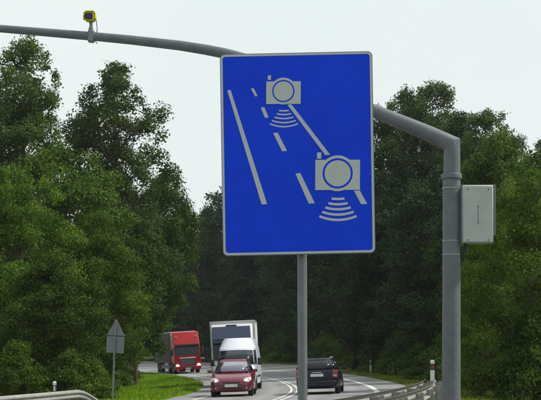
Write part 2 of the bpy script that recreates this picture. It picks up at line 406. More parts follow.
def build_cabinet():
    p0 = at(461.5, 243.5, MY - 0.02); p1 = at(492.0, 186.0, MY - 0.02)
    root = empty('control_cabinet', (p0.x, MY - 0.02, p0.z)); tag(root, 'pale grey metal cabinet strapped to the steel mast', 'cabinet')
    W, H = p1.x - p0.x, p1.z - p0.z; D = 0.24
    MB().box(0, W, -D / 2, D / 2, 0, H).build('housing', 'box_grey', root, bevel=0.012)
    MB().box(0.012, W - 0.012, -D / 2 - 0.014, -D / 2 + 0.004, 0.012, H - 0.012).build('door', 'box_grey', root, bevel=0.006)
    for x in (0.07, W - 0.07):
        for z in (0.04, H - 0.06):
            MB().tube([(x, -D / 2 - 0.013, z), (x, -D / 2 - 0.019, z)], 0.009, 12).build('screw', 'black_plastic', root)
    MB().box(W / 2 - 0.004, W / 2 + 0.004, -D / 2 - 0.018, -D / 2 - 0.01, 0.27, 0.52).build('latch_rod', 'sign_back', root)
    for z in (0.28, 0.51):
        MB().tube([(W / 2, -D / 2 - 0.013, z), (W / 2, -D / 2 - 0.021, z)], 0.011, 12).build('lock', 'sign_back', root)
    MB().box(-0.03, W + 0.06, D / 2 - 0.06, D / 2 + 0.02, H + 0.002, H + 0.024).build('top_bracket', 'galv', root, bevel=0.003)
    MB().box(W + 0.04, W + 0.06, D / 2 - 0.06, D / 2 + 0.02, 0.12, H + 0.001).build('side_bracket', 'galv', root, bevel=0.003)
    MB().tube([(0.06, 0.02, 0.01), (0.055, 0.02, -0.10), (-0.01, 0.02, -0.17), (-0.06, 0.02, -0.20)], 0.022, 10).build('shadow_tube', 'black_plastic', root, smooth=True)  # black tube added in place of the shadow below the cabinet
    for py in (188.3, 241.0, 254.5):
        z = at(0, py, MY).z - p0.z; cx = MX - p0.x; cy = 0.02
        r = 0.128
        MB().tube([(cx, cy, z - 0.008), (cx, cy, z + 0.008)], r, 32).build('strap', 'strap', root)
        if py < 250: MB().box(cx + 0.11, 0.03, -0.01, 0.03, z - 0.008, z + 0.008).build('strap_tab', 'strap', root)
build_cabinet()

def build_roadcam():
    pc = arm_pt(91.5, 36.4); Y = pc.y; k = Y / F
    root = empty('speed_camera', tuple(pc)); tag(root, 'small yellow speed camera clamped on top of the mast arm', 'camera')
    ang = -0.085
    MB().box(-0.045, 0.045, -0.075, 0.075, -0.085, 0.075).build('clamp', 'galv', root, bevel=0.01).rotation_euler = (0, -ang, 0)
    MB().tube([(-0.01, 0, 0.07), (-0.005, 0, 0.16), (-0.012, 0, 0.235)], [0.045, 0.025, 0.028], 14).build('bracket', 'galv', root, smooth=True)
    hz = (36.4 - 17.3) * k
    k9 = 0.74
    head = [(-0.115, 0.055), (-0.075, 0.095), (0.07, 0.10), (0.10, 0.07), (0.105, -0.02), (0.085, -0.085), (-0.06, -0.085), (-0.115, -0.05)]
    h = MB().prism([(x - 0.02, z + hz) for x, z in [(a * k9, b * k9) for a, b in head]], 'y', -0.075, 0.075).build('housing', 'yellow', root, bevel=0.012)
    MB().prism([(x, z + hz) for x, z in ((-0.098, 0.028), (-0.062, 0.052), (0.022, 0.052), (0.026, -0.045), (-0.058, -0.05), (-0.098, -0.028))], 'y', -0.083, -0.06).build('window', 'black_plastic', root, bevel=0.006)
    hood = [(-0.13, 0.06), (-0.08, 0.108), (0.075, 0.112), (0.118, 0.075), (0.122, -0.05), (0.105, -0.05), (0.103, 0.07), (0.07, 0.0985), (-0.072, 0.094), (-0.115, 0.05)]
    MB().prism([(x - 0.02, z + hz) for x, z in [(a * k9, b * k9) for a, b in hood]], 'y', -0.088, 0.088).build('hood', 'yellow', root, bevel=0.004)
    MB().tube([(-0.095, 0, hz), (-0.118, 0, hz)], 0.04, 18).build('lens', 'glass', root)
    MB().tube([(0.075, -0.03, hz - 0.06), (0.09, -0.04, hz - 0.2), (0.04, -0.02, -0.05), (0.09, -0.03, -0.115)], 0.006, 6).build('cable', 'black_plastic', root)
build_roadcam()

# ------------------------------------------------------------------ guard rails
WP = [(0.0, 0.155), (0.02, 0.15), (0.055, 0.115), (0.078, 0.085), (0.078, 0.06), (0.055, 0.035), (0.022, 0.012), (0.022, -0.012),
      (0.055, -0.035), (0.078, -0.06), (0.078, -0.085), (0.055, -0.115), (0.02, -0.15), (0.0, -0.155)]     # (out, up) of a W-beam
def beam(root, path, side, name='beam'):
    """path: list of world points at the beam's middle; side = +1 beam faces right of travel"""
    pts = [Vector(p) for p in path]; vs = []; n = len(WP); m = len(pts)
    for i, p in enumerate(pts):
        t = (pts[min(i + 1, m - 1)] - pts[max(i - 1, 0)]); t.z = 0; t.normalize()
        o = Vector((t.y, -t.x, 0)) * side
        for q in WP: vs.append(p + o * q[0] + Vector((0, 0, q[1])) - root.location)
    for i, p in enumerate(pts):
        t = (pts[min(i + 1, m - 1)] - pts[max(i - 1, 0)]); t.z = 0; t.normalize()
        o = Vector((t.y, -t.x, 0)) * side
        for q in WP: vs.append(p + o * (q[0] - 0.006) + Vector((0, 0, q[1] * 0.985)) - root.location)
    fs = []; off = n * m
    for i in range(m - 1):
        for j in range(n - 1):
            a = i * n + j
            fs.append((a, a + 1, a + 1 + n, a + n)); fs.append((off + a, off + a + 1, off + a + 1 + n, off + a + n))
        for j in (0, n - 1):
            a = i * n + j; fs.append((a, a + n, off + a + n, off + a))
    for i in (0, m - 1):
        for j in range(n - 1):
            a = i * n + j; fs.append((a, a + 1, off + a + 1, off + a))
    mb = MB(); mb.add(vs, fs); return mb.build(name, 'galv_rail', root, smooth=True)
def heading(s):      # angle of travel direction (increasing s) about Z, 0 = +X
    Rr = RN if s < 0 else RF
    return math.pi / 2 + s / Rr
post_me = MB()
post_me.prism([(-0.05, -0.03), (0.05, -0.03), (0.05, -0.024), (-0.044, -0.024), (-0.044, 0.024), (0.05, 0.024), (0.05, 0.03), (-0.05, 0.03)], 'z', -0.5, 0.72)
post_me = post_me.mesh('rail_post'); post_me.materials.append(M['galv_rail'])
sp_me = MB().box(-0.073, 0.073, -0.035, 0.035, -0.07, 0.07).mesh('spacer'); sp_me.materials.append(M['galv_rail'])

def guard_rail(s0, s1, d, label, end_far=False, face=-1, bury=5.0, spacing=4.0, gap=0.15, post_k=1.05):
    """beam on the road side of its posts; d: offset of the posts (number or function of s)"""
    D = d if callable(d) else (lambda s: d)
    x0, y0 = road(s0, D(s0)); root = empty('guard_rail', (x0, y0, gz(x0, y0))); tag(root, label, 'guard rail', 'steel guard rails along the road')
    n = int((s1 - s0) / 0.8); out = []
    for i in range(n + 1):
        s = s0 + (s1 - s0) * i / n; k = 0.0
        if end_far and s > s1 - bury:
            q = (s - (s1 - bury)) / bury; k = 0.62 * q * q * (3 - 2 * q)
        x, y = road(s, D(s) + gap * face); out.append((x, y, gz(*road(s, D(s))) + 0.60 - k))
    beam(root, out, face)
    s = s1 - 0.3 if not end_far else s1 - bury + 0.6
    while s > s0:
        x, y = road(s, D(s)); g = gz(x, y)
        o = bpy.data.objects.new('post', post_me); COL.objects.link(o); o.parent = root
        o.location = Vector((x, y, g)) - root.location; o.rotation_euler = (0, 0, heading(s) + math.pi / 2); o.scale = (post_k * 0.8, post_k, 1)
        w = gap - 0.06
        q = bpy.data.objects.new('spacer', sp_me); COL.objects.link(q); q.parent = root; q.scale = (w / 2 / 0.073, 0.9, 1.1)
        xx, yy = road(s, D(s) + face * (0.052 + w / 2)); q.location = Vector((xx, yy, g + 0.62)) - root.location
        q.rotation_euler = (0, 0, heading(s) + math.pi / 2)
        s -= spacing
    return root
guard_rail(-60, -22.5, 5.68, 'thin guard rail along the road edge with wide spacer blocks', gap=0.28, spacing=3.6)
guard_rail(-60, -23.0, lambda s: 5.86 + 0.02 * (-22.5 - s), 'guard rail running right behind the road edge rail, posts facing outward', gap=0.15, spacing=3.6)
guard_rail(-45, -20.0, -6.0, 'pale guard rail with its far end sloping down into the verge', end_far=True, face=1, bury=5.0, gap=0.12)
guard_rail(122, 215, 10.4, 'long far guard rail on the outside of the bend behind red truck', face=-1)

# ------------------------------------------------------------------ delineator posts
def delineator(x, y, z, h, red, label, lean=0.0, w=0.12):
    root = empty('delineator_post', (x, y, z), (0, lean, 0)); tag(root, label, 'marker post', 'roadside marker posts')
    sec = [(-w / 2, -0.045), (w / 2, -0.045), (w / 2 * 0.6, 0.045), (-w / 2 * 0.6, 0.045)]
    mb = MB().prism(sec, 'z', -0.25, h - 0.03)
    mb.add([(-w / 2, -0.045, h - 0.03), (w / 2, -0.045, h - 0.03), (w * .3, 0.045, h), (-w * .3, 0.045, h)], [(0, 1, 2, 3)])
    mb.build('body', 'white_plastic', root, bevel=0.006)
    MB().box(-w / 2 - 0.002, w / 2 + 0.002, -0.049, 0.03, h - 0.34, h - 0.12).build('band', 'black_plastic', root)
    MB().box(-0.03, 0.03, -0.054, -0.047, h - 0.31, h - 0.15).build('reflector', 'reflector' if red else 'white_plastic', root)
q = at(370.5, 374, 107); delineator(q.x, q.y, gz(q.x, q.y), 1.05, False, 'white marker post with dark band on the outer verge before the forest', w=0.16)
x, y = road(-22.2, 5.60); delineator(x, y, gz(x, y), 1.38, True, 'white marker post with red reflector at the end of the double guard rail', w=0.15)
x, y = road(-25.2, -6.55); delineator(x, y, gz(x, y), 1.06, False, 'grey white marker post standing just behind the pale guard rail', w=0.12)

# ------------------------------------------------------------------ rear of traffic sign on the left verge
def back_sign():
    Y = 54.0; b = at(112.0, 354, Y); z0 = gz(b.x, Y)
    root = empty('warning_sign', (b.x, Y, z0), (0, R(2.6), R(-14))); tag(root, 'grey back of a triangular sign with plate below on slender post', 'road sign')
    zt = EYE - (319 - HORIZON) / F * Y - z0
    MB().tube([(0, 0, -0.4), (0, 0, zt - 0.03)], 0.032, 16).build('post', 'galv', root, smooth=True)
    w = 0.34
    def rp(poly, r=0.05, n=4):
        out = []; m = len(poly)
        for i in range(m):
            p, a, b_ = Vector(poly[i]), Vector(poly[i - 1]), Vector(poly[(i + 1) % m])
            p0 = p + (a - p).normalized() * r; p1 = p + (b_ - p).normalized() * r
            for j in range(n + 1):
                t = j / n; out.append(tuple(p0 * (1 - t) ** 2 + p * 2 * t * (1 - t) + p1 * t * t))
        return out
    MB().prism(rp([(-w, zt - 0.60), (w, zt - 0.60), (0, zt + 0.02)], 0.06), 'y', 0.05, 0.066).build('triangle_plate', 'sign_back', root, bevel=0.003)
    MB().prism(rp([(-w * .97, zt - 1.22), (w * .97, zt - 1.22), (w * .97, zt - 0.62), (-w * .97, zt - 0.62)], 0.03), 'y', 0.05, 0.066).build('lower_plate', 'sign_back', root, bevel=0.003)
    for z, ww in ((zt - 0.57, 0.38), (zt - 0.3, 0.08), (zt - 0.8, 0.10), (zt - 1.1, 0.10)):
        MB().box(-ww, ww, 0.026, 0.05, z - 0.016, z + 0.016).build('clamp_rail', 'galv', root, bevel=0.002)
back_sign()

# ------------------------------------------------------------------ vehicles (local frame: x forward, y left, z up)
def smooth_loft(stations, sections):
    """stations: (x, halfwidth, zb, zt); returns an MB of a closed body"""
    mb = MB(); vs = []
    for st in stations:
        x = st[0]; half = sections(*st)
        ringp = half + [(-y, z) for (y, z) in reversed(half[1:-1])]
        vs += [(x, y, z) for y, z in ringp]
    n = len(ringp); m = len(stations); fs = []
    for i in range(m - 1):
        for j in range(n):
            a, b = i * n + j, i * n + (j + 1) % n
            fs.append((a, b, b + n, a + n))
    fs.append(tuple(range(n))); fs.append(tuple(range((m - 1) * n, m * n)))
    return mb.add(vs, fs)
def body_section(x, w, zb, zt):
    return [(0, zb), (0.8 * w, zb), (0.97 * w, zb + 0.05), (w, zb + 0.16), (w, zb + (zt - zb) * 0.55), (0.975 * w, zt - 0.10), (0.90 * w, zt - 0.015), (0.6 * w, zt + 0.015), (0, zt + 0.03)]
def cut_body(mb, name, m, root, cutters, level=2):
    """subdivide the loft, cut the wheel arches out of it, keep the result as a plain mesh"""
    o = mb.build(name, m, None)
    sb = o.modifiers.new('sub', 'SUBSURF'); sb.levels = level; sb.render_levels = level
    cs = []
    for (x, y0, y1, z, r) in cutters:
        c = MB().tube([(x, y0, z), (x, y1, z)], r, 28).build('cutter', None); cs.append(c)
        bo = o.modifiers.new('cut', 'BOOLEAN'); bo.operation = 'DIFFERENCE'; bo.object = c; bo.solver = 'EXACT'
    dg = bpy.context.evaluated_depsgraph_get(); dg.update()
    me2 = bpy.data.meshes.new_from_object(o.evaluated_get(dg))
    bpy.data.objects.remove(o)
    for c in cs: bpy.data.objects.remove(c)
    me2.materials.clear(); me2.materials.append(M[m])
    r = link(name, me2, m, root, smooth=True)
    return r
def wheel(root, x, y, r, w, side, rimk=0.62, hub='rim'):
    """side +1: outer face towards +y"""
    y0, y1 = (y - w, y) if side > 0 else (y, y + w)
    prof = [(r * 0.60, y0), (r * 0.93, y0), (r, y0 + 0.03), (r, y1 - 0.03), (r * 0.93, y1), (r * 0.60, y1)]
    n = 28; mb = MB(); vs = []; fs = []
    for k in range(n):
        a = 2 * math.pi * k / n
        for (rr, yy) in prof: vs.append((x + rr * math.cos(a), yy, r + rr * math.sin(a)))
    for k in range(n):
        for j in range(len(prof)):
            a, b = k * 6 + j, k * 6 + (j + 1) % 6; c, d = ((k + 1) % n) * 6 + (j + 1) % 6, ((k + 1) % n) * 6 + j
            fs.append((a, b, c, d))
    wh = mb.add(vs, fs).build('wheel', 'tyre', root, smooth=True)
    yo = y1 - 0.03 if side > 0 else y0 + 0.03; yi = yo - 0.10 * side; yh = yo + 0.012 * side
    rm = MB().tube([(x, yi, r), (x, yo, r)], r * rimk, 28)
    for k in range(5):
        a = 2 * math.pi * k / 5; ca, sa = math.cos(a), math.sin(a); ta, tb = -sa, ca
        ww = r * 0.09; L0, L1 = r * 0.12, r * rimk
        poly = [(L0, -ww), (L1, -ww * 0.8), (L1, ww * 0.8), (L0, ww)]
        rm.prism([(x + p * ca + q * ta, r + p * sa + q * tb) for p, q in poly], 'y', min(yo - 0.02 * side, yh), max(yo - 0.02 * side, yh))
    rm.build('rim', hub, wh)
    return wh
def vehicle_root(name, X, Y, toward, label, cat, group=None, extra=0.0):
    s, d = inv(X, Y); s = float(s); d = float(d); e = float(bank(s))
    h = heading(s) + (math.pi if toward else 0) + extra
    root = empty(name, (X, Y, e * d + 0.002))
    fwd = Vector((math.cos(h), math.sin(h), 0)); rad = Vector((math.cos(s / (RN if s < 0 else RF)), math.sin(s / (RN if s < 0 else RF)), e)).normalized()
    along = Vector((-rad.y, rad.x, 0)).normalized(); up = rad.cross(along).normalized()
    if up.z < 0: up = -up
    fwd = (fwd - up * fwd.dot(up)).normalized(); left = up.cross(fwd)
    root.rotation_euler = Matrix((fwd, left, up)).transposed().to_euler()
    tag(root, label, cat, group); return root

def cabin(root, m, belt, roof, H, names, top_inset=0.10, vrange=(0.07, 0.90), seat=0.03):
    """belt / roof: half outlines from front centre to rear centre [(x, y, z)...] (same count); names: list of (i0, i1, part name, glass material, both sides)"""
    full = lambda h: h + [(x, -y, z) for (x, y, z) in reversed(h[1:-1])]
    rb, rr = full([(x, y, z - seat) for x, y, z in belt]), full(roof); n = len(rb)
    cxm = sum(p[0] for p in rr) / n
    rt = [((x - cxm) * (1 - top_inset * 0.9) + cxm, y * (1 - top_inset * 1.6), H) for x, y, z in rr]
    mb = MB(); fs = []
    for k in range(2):
        for j in range(n):
            a, b = k * n + j, k * n + (j + 1) % n; fs.append((a, b, b + n, a + n))
    fs.append(tuple(range(n))); fs.append(tuple(range(2 * n, 3 * n)))
    mb.add(rb + rr + rt, fs)
    c = mb.build('cabin', m, root, bevel=0.02, seg=2)
    def pane(name, idx0, idx1, gm, mirror, u0=0.0, u1=0.0):
        hb, hr = belt[idx0:idx1 + 1], roof[idx0:idx1 + 1]
        pb = [Vector(p) for p in hb]; pr = [Vector(p) for p in hr]
        if mirror == 'centre':     # spans the centre line
            if idx0 == 0:
                pb = [Vector((p.x, -p.y, p.z)) for p in reversed(pb[1:])] + pb; pr = [Vector((p.x, -p.y, p.z)) for p in reversed(pr[1:])] + pr
            else:
                pb = pb + [Vector((p.x, -p.y, p.z)) for p in reversed(pb[:-1])]; pr = pr + [Vector((p.x, -p.y, p.z)) for p in reversed(pr[:-1])]
        lst = [1] if mirror in ('centre', None) else [1, -1]
        for sg in lst:
            B = [Vector((p.x, p.y * sg, p.z)) for p in pb]; T = [Vector((p.x, p.y * sg, p.z)) for p in pr]
            B[0] = B[0].lerp(B[1], 0.06); T[0] = T[0].lerp(T[1], 0.06); B[-1] = B[-1].lerp(B[-2], 0.06); T[-1] = T[-1].lerp(T[-2], 0.06)
            v = []; k = len(B); cen = sum(B + T, Vector()) / (2 * k)
            for q in (vrange[0], 0.5, vrange[1]):
                for j in range(k):
                    e1 = (B[min(j + 1, k - 1)] - B[max(j - 1, 0)]); e2 = T[j] - B[j]; nn = e1.cross(e2).normalized()
                    ref = Vector((cen.x - cxm if mirror == 'centre' else 0, cen.y, 0.15))
                    if nn.dot(ref) < 0: nn = -nn
                    v.append(B[j].lerp(T[j], q) + nn * 0.012)
            f = [(r * k + j, r * k + j + 1, (r + 1) * k + j + 1, (r + 1) * k + j) for r in range(2) for j in range(k - 1)]
            w = MB().add(v, f).build(name, gm, root, smooth=True)
            sol = w.modifiers.new('thick', 'SOLIDIFY'); sol.thickness = 0.02; sol.offset = 0
    for nm in names: pane(*nm)
    return c
def mirror_pair(root, x, y, z, m, sx=0.10, sy=0.20, sz=0.16):
    for sg in (1, -1):
        mb = MB()
        a, b = sorted((sg * y, sg * (y + sy)))
        mb.box(x - sx / 2, x + sx / 2, a, b, z, z + sz)
        mr = mb.build('mirror', m, root, bevel=0.03, seg=3)
        a, b = sorted((sg * (y - 0.10), sg * (y + 0.03)))
        MB().box(x - 0.03, x + 0.03, a, b, z + 0.02, z + 0.05).build('mirror_arm', 'black_plastic', mr)
def slabx(root, name, m, x0, x1, y0, y1, z0, z1, bevel=0.01, parent=None):
    return MB().box(min(x0, x1), max(x0, x1), min(y0, y1), max(y0, y1), z0, z1).build(name, m, parent or root, bevel=bevel)

def compact_car():
    P0 = at(232.3, 354, 61.0); root = vehicle_root('compact_car', P0.x + 0.03, 61.0 + 2.1, True, 'wine red compact car with lit headlights leading the oncoming traffic', 'car', extra=R(1.2))
    st = [(2.08, 0.60, 0.30, 0.56), (2.02, 0.74, 0.22, 0.66), (1.86, 0.82, 0.18, 0.76), (1.5, 0.86, 0.18, 0.87), (1.0, 0.868, 0.18, 0.97), (0.3, 0.87, 0.18, 0.97),
          (-1.0, 0.87, 0.18, 0.99), (-1.65, 0.86, 0.2, 1.0), (-1.98, 0.80, 0.24, 0.96), (-2.08, 0.68, 0.32, 0.84)]
    cuts = [(x, a, b, 0.31, 0.37) for x in (1.32, -1.3) for a, b in ((0.62, 1.2), (-1.2, -0.62))]
    cut_body(smooth_loft(st, body_section), 'body', 'wine', root, cuts)
    belt = [(1.22, 0, 0.98), (1.16, 0.40, 0.97), (0.98, 0.72, 0.955), (-0.05, 0.80, 0.965), (-1.1, 0.795, 0.975), (-1.78, 0.68, 0.98), (-1.96, 0.40, 0.98), (-2.0, 0, 0.98)]
    roof = [(0.42, 0, 1.455), (0.38, 0.34, 1.45), (0.28, 0.575, 1.425), (-0.15, 0.605, 1.44), (-1.0, 0.60, 1.435), (-1.5, 0.53, 1.41), (-1.6, 0.32, 1.415), (-1.62, 0, 1.42)]
    cabin(root, 'wine', belt, roof, 1.515, [('windscreen', 0, 2, 'screen_glass', 'centre'), ('side_window', 2, 3, 'glass', 'both'), ('side_window', 3, 4, 'glass', 'both'), ('rear_window', 5, 7, 'glass', 'centre')])
    for x in (1.32, -1.3):
        for sg in (1, -1): wheel(root, x, sg * 0.862, 0.31, 0.2, sg)
    for sg in (1, -1):      # swept-back headlights
        o = [(2.03, 0.43, 0.56), (1.99, 0.70, 0.585), (1.80, 0.815, 0.68), (1.68, 0.80, 0.79), (1.83, 0.66, 0.77), (1.95, 0.46, 0.69)]
        v = [Vector((a + 0.012, sg * b * 1.012, c)) for a, b, c in o]; c = sum(v, Vector()) / 6; v2 = [p - Vector((0.16, sg * 0.05, 0.03)) for p in v]
        bulge = c + Vector((0.035, sg * 0.02, 0.015))
        mb = MB().add(v + [bulge] + v2, [(i, (i + 1) % 6, 6) for i in range(6)] + [(i, (i + 1) % 6, (i + 1) % 6 + 7, i + 7) for i in range(6)] + [tuple(range(7, 13))])
        hl = mb.build('headlight', 'lamp_off', root, smooth=True)
        MB().tube([(1.93, sg * 0.60, 0.66), (2.025, sg * 0.60, 0.66)], 0.075, 20).build('lamp', 'lamp', hl)
        MB().tube([(1.99, sg * 0.60, 0.36), (2.05, sg * 0.60, 0.36)], 0.055, 16).build('fog_lamp', 'lamp_off', root)
    slabx(root, 'grille', 'black_plastic', 1.98, 2.085, -0.36, 0.36, 0.545, 0.615, 0.02)
    slabx(root, 'air_intake', 'black_plastic', 1.95, 2.10, -0.42, 0.42, 0.30, 0.385, 0.02)
    slabx(root, 'bumper_strip', 'black_plastic', 2.0, 2.096, -0.58, 0.58, 0.465, 0.495, 0.012)
    slabx(root, 'number_plate', 'plate', 2.08, 2.112, -0.26, 0.26, 0.395, 0.505, 0.004)
    for z in (0.0, 0.035):
        MB().prism([(-0.06, 0.635 + z), (0, 0.665 + z), (0.06, 0.635 + z), (0.06, 0.652 + z), (0, 0.685 + z), (-0.06, 0.652 + z)], 'x', 1.99, 2.015 - z * 0.9).build('emblem', 'alu', root)
    mirror_pair(root, 0.82, 0.84, 0.97, 'wine', 0.12, 0.2, 0.13)
    for sg in (1, -1):
        MB().tube([(1.1, sg * 0.1 + 0.15, 0.99), (0.98, sg * 0.1 - 0.40, 1.075)], 0.008, 6).build('wiper', 'black_plastic', root)
        for x in (0.2, -0.6): slabx(root, 'door_handle', 'wine', x - 0.1, x + 0.1, sg * 0.85, sg * 0.885, 0.80, 0.83, 0.008)
        slabx(root, 'tail_lamp', 'tail', -2.0, -1.82, sg * 0.66, sg * 0.84, 0.72, 0.98, 0.03)
compact_car()

def estate_car():
    P0 = at(315.0, 354, 60.5); root = vehicle_root('estate_car', P0.x + 0.32, 60.5 + 2.3, False, 'dark navy estate car driving away behind the sign post', 'car', extra=R(-2.5))
    st = [(2.3, 0.60, 0.32, 0.58), (2.2, 0.76, 0.24, 0.68), (1.8, 0.86, 0.2, 0.80), (1.1, 0.875, 0.2, 0.95), (0.3, 0.88, 0.2, 0.96), (-1.2, 0.88, 0.2, 0.99),
          (-1.9, 0.87, 0.22, 1.0), (-2.2, 0.83, 0.26, 0.99), (-2.3, 0.74, 0.32, 0.93)]
    cuts = [(x, a, b, 0.315, 0.375) for x in (1.4, -1.3) for a, b in ((0.63, 1.2), (-1.2, -0.63))]
    cut_body(smooth_loft(st, body_section), 'body', 'navy', root, cuts)
    belt = [(1.12, 0, 0.97), (1.08, 0.40, 0.965), (0.9, 0.73, 0.95), (-0.1, 0.80, 0.96), (-1.15, 0.80, 0.975), (-2.0, 0.70, 0.985), (-2.20, 0.42, 0.985), (-2.23, 0, 0.985)]
    roof = [(0.30, 0, 1.40), (0.26, 0.34, 1.395), (0.15, 0.57, 1.375), (-0.25, 0.60, 1.39), (-1.15, 0.595, 1.395), (-1.80, 0.55, 1.375), (-1.93, 0.32, 1.385), (-1.95, 0, 1.39)]
    cabin(root, 'navy', belt, roof, 1.455, [('windscreen', 0, 2, 'screen_glass', 'centre'), ('side_window', 2, 3, 'glass', 'both'), ('side_window', 3, 4, 'glass', 'both'), ('side_window', 4, 5, 'glass', 'both'), ('rear_window', 5, 7, 'glass', 'centre')])
    for x in (1.4, -1.3):
        for sg in (1, -1): wheel(root, x, sg * 0.872, 0.315, 0.2, sg)
    for sg in (1, -1):
        MB().tube([(0.0, sg * 0.53, 1.46), (-0.1, sg * 0.535, 1.495), (-1.7, sg * 0.53, 1.485), (-1.82, sg * 0.525, 1.44)], 0.018, 10).build('roof_rail', 'alu', root, smooth=True)
        tl = [(sg * 0.62, 0.66), (sg * 0.845, 0.66), (sg * 0.845, 0.96), (sg * 0.72, 0.965), (sg * 0.60, 0.86)]
        t = MB().prism(tl, 'x', -2.27, -2.06).build('tail_lamp', 'tail', root, bevel=0.02)
        slabx(root, 'reverse_lamp', 'lamp_off', -2.282, -2.2, sg * 0.64, sg * 0.80, 0.73, 0.775, 0.01, parent=t)
        slabx(root, 'headlight', 'lamp_off', 2.08, 2.26, sg * 0.45, sg * 0.78, 0.6, 0.7, 0.03)
        slabx(root, 'reflector', 'tail', -2.325, -2.27, sg * 0.48, sg * 0.68, 0.44, 0.475, 0.006)
        for x in (0.2, -0.75): slabx(root, 'door_handle', 'navy', x - 0.1, x + 0.1, sg * 0.86, sg * 0.895, 0.82, 0.85, 0.008)
    slabx(root, 'number_plate', 'plate', -2.322, -2.28, -0.26, 0.26, 0.72, 0.83, 0.004)
    slabx(root, 'bumper', 'navy', -2.345, -2.1, -0.79, 0.79, 0.30, 0.56, 0.05)
    slabx(root, 'bumper_strip', 'black_plastic', -2.356, -2.2, -0.76, 0.76, 0.50, 0.535, 0.01)
    slabx(root, 'boot_handle', 'alu', -2.30, -2.25, -0.2, 0.2, 0.875, 0.90, 0.008)
    MB().tube([(-2.2, 0.45, 0.27), (-2.38, 0.45, 0.26)], 0.03, 14).build('exhaust', 'alu', root, smooth=True)
    MB().tube([(-2.15, 0.0, 1.02), (-2.09, -0.32, 1.10)], 0.008, 6).build('rear_wiper', 'black_plastic', root)
    MB().tube([(-1.55, 0.0, 1.45), (-1.75, 0, 1.66)], 0.005, 6).build('aerial', 'black_plastic', root)
    mirror_pair(root, 0.75, 0.86, 0.96, 'navy', 0.12, 0.2, 0.13)
estate_car()

def panel_van():
    P0 = at(236.0, 354, 71.0); root = vehicle_root('panel_van', P0.x + 0.12, 71.0 + 2.75, True, 'pale silver high-roof van close behind the wine red car', 'van', extra=R(-3))
    st = [(2.72, 0.72, 0.34, 0.80), (2.66, 0.86, 0.26, 0.94), (2.45, 0.94, 0.24, 1.05), (1.95, 0.98, 0.24, 1.22), (1.2, 0.985, 0.24, 1.30), (-1.5, 0.985, 0.24, 1.30), (-2.5, 0.98, 0.26, 1.30), (-2.75, 0.95, 0.34, 1.28)]
    cuts = [(x, a, b, 0.34, 0.41) for x in (1.85, -1.75) for a, b in ((0.70, 1.3), (-1.3, -0.70))]
    cut_body(smooth_loft(st, body_section), 'body', 'van_white', root, cuts)
    belt = [(2.12, 0, 1.24), (2.05, 0.5, 1.23), (1.82, 0.88, 1.22), (0.9, 0.955, 1.24), (-2.6, 0.955, 1.24), (-2.72, 0.90, 1.24), (-2.73, 0.4, 1.24), (-2.73, 0, 1.24)]
    roof = [(1.38, 0, 2.02), (1.34, 0.44, 2.01), (1.18, 0.79, 1.99), (0.8, 0.88, 2.02), (-2.55, 0.88, 2.02), (-2.66, 0.83, 2.02), (-2.68, 0.4, 2.02), (-2.68, 0, 2.02)]
    cabin(root, 'van_white', belt, roof, 2.04, [('windscreen', 0, 2, 'glass', 'centre'), ('side_window', 2, 3, 'glass', 'both'), ('rear_window', 5, 7, 'glass', 'centre')], vrange=(0.05, 0.92), top_inset=0.02)
    # high roof
    full = lambda h: h + [(x, -y, z) for (x, y, z) in reversed(h[1:-1])]
    lo = full([(1.40, 0, 2.005), (1.36, 0.45, 2.0), (1.20, 0.80, 1.985), (0.8, 0.885, 2.01), (-2.56, 0.885, 2.01), (-2.67, 0.84, 2.01), (-2.685, 0, 2.01)])
    hi = full([(0.72, 0, 2.50), (0.68, 0.38, 2.49), (0.5, 0.66, 2.44), (0.2, 0.74, 2.45), (-2.5, 0.76, 2.45), (-2.58, 0.70, 2.45), (-2.6, 0, 2.47)])
    tp = [(x * 0.95 - 0.05, y * 0.85, 2.55) for x, y, z in hi]
    n = len(lo); fs = [(k * n + j, k * n + (j + 1) % n, (k + 1) * n + (j + 1) % n, (k + 1) * n + j) for k in range(2) for j in range(n)] + [tuple(range(n)), tuple(range(2 * n, 3 * n))]
    MB().add(lo + hi + tp, fs).build('roof', 'van_white', root, bevel=0.04, seg=3)
    for x in (1.85, -1.75):
        for sg in (1, -1): wheel(root, x, sg * 0.975, 0.34, 0.22, sg)
    for sg in (1, -1):
        hl = slabx(root, 'headlight', 'lamp_off', 2.40, 2.68, sg * 0.56, sg * 0.88, 0.72, 0.98, 0.04)
        slabx(root, 'door_handle', 'black_plastic', 0.9, 1.05, sg * 0.96, sg * 1.0, 1.1, 1.14, 0.008)
        slabx(root, 'rubbing_strip', 'black_plastic', -1.2, 1.35, sg * 0.965, sg * 0.995, 0.62, 0.72, 0.01)
        slabx(root, 'tail_lamp', 'tail', -2.78, -2.68, sg * 0.82, sg * 0.93, 0.8, 1.2, 0.01)
    slabx(root, 'grille', 'black_plastic', 2.55, 2.735, -0.5, 0.5, 0.74, 0.88, 0.02)
    slabx(root, 'bumper', 'black_plastic', 2.4, 2.76, -0.84, 0.84, 0.32, 0.60, 0.06)
    slabx(root, 'number_plate', 'plate', 2.75, 2.775, -0.26, 0.26, 0.45, 0.56, 0.004)
    mirror_pair(root, 1.72, 1.04, 1.22, 'black_plastic', 0.12, 0.2, 0.34)
    for sg in (1, -1): MB().tube([(2.04, sg * 0.15 + 0.2, 1.28), (1.93, sg * 0.15 - 0.45, 1.36)], 0.01, 6).build('wiper', 'black_plastic', root)
panel_van()

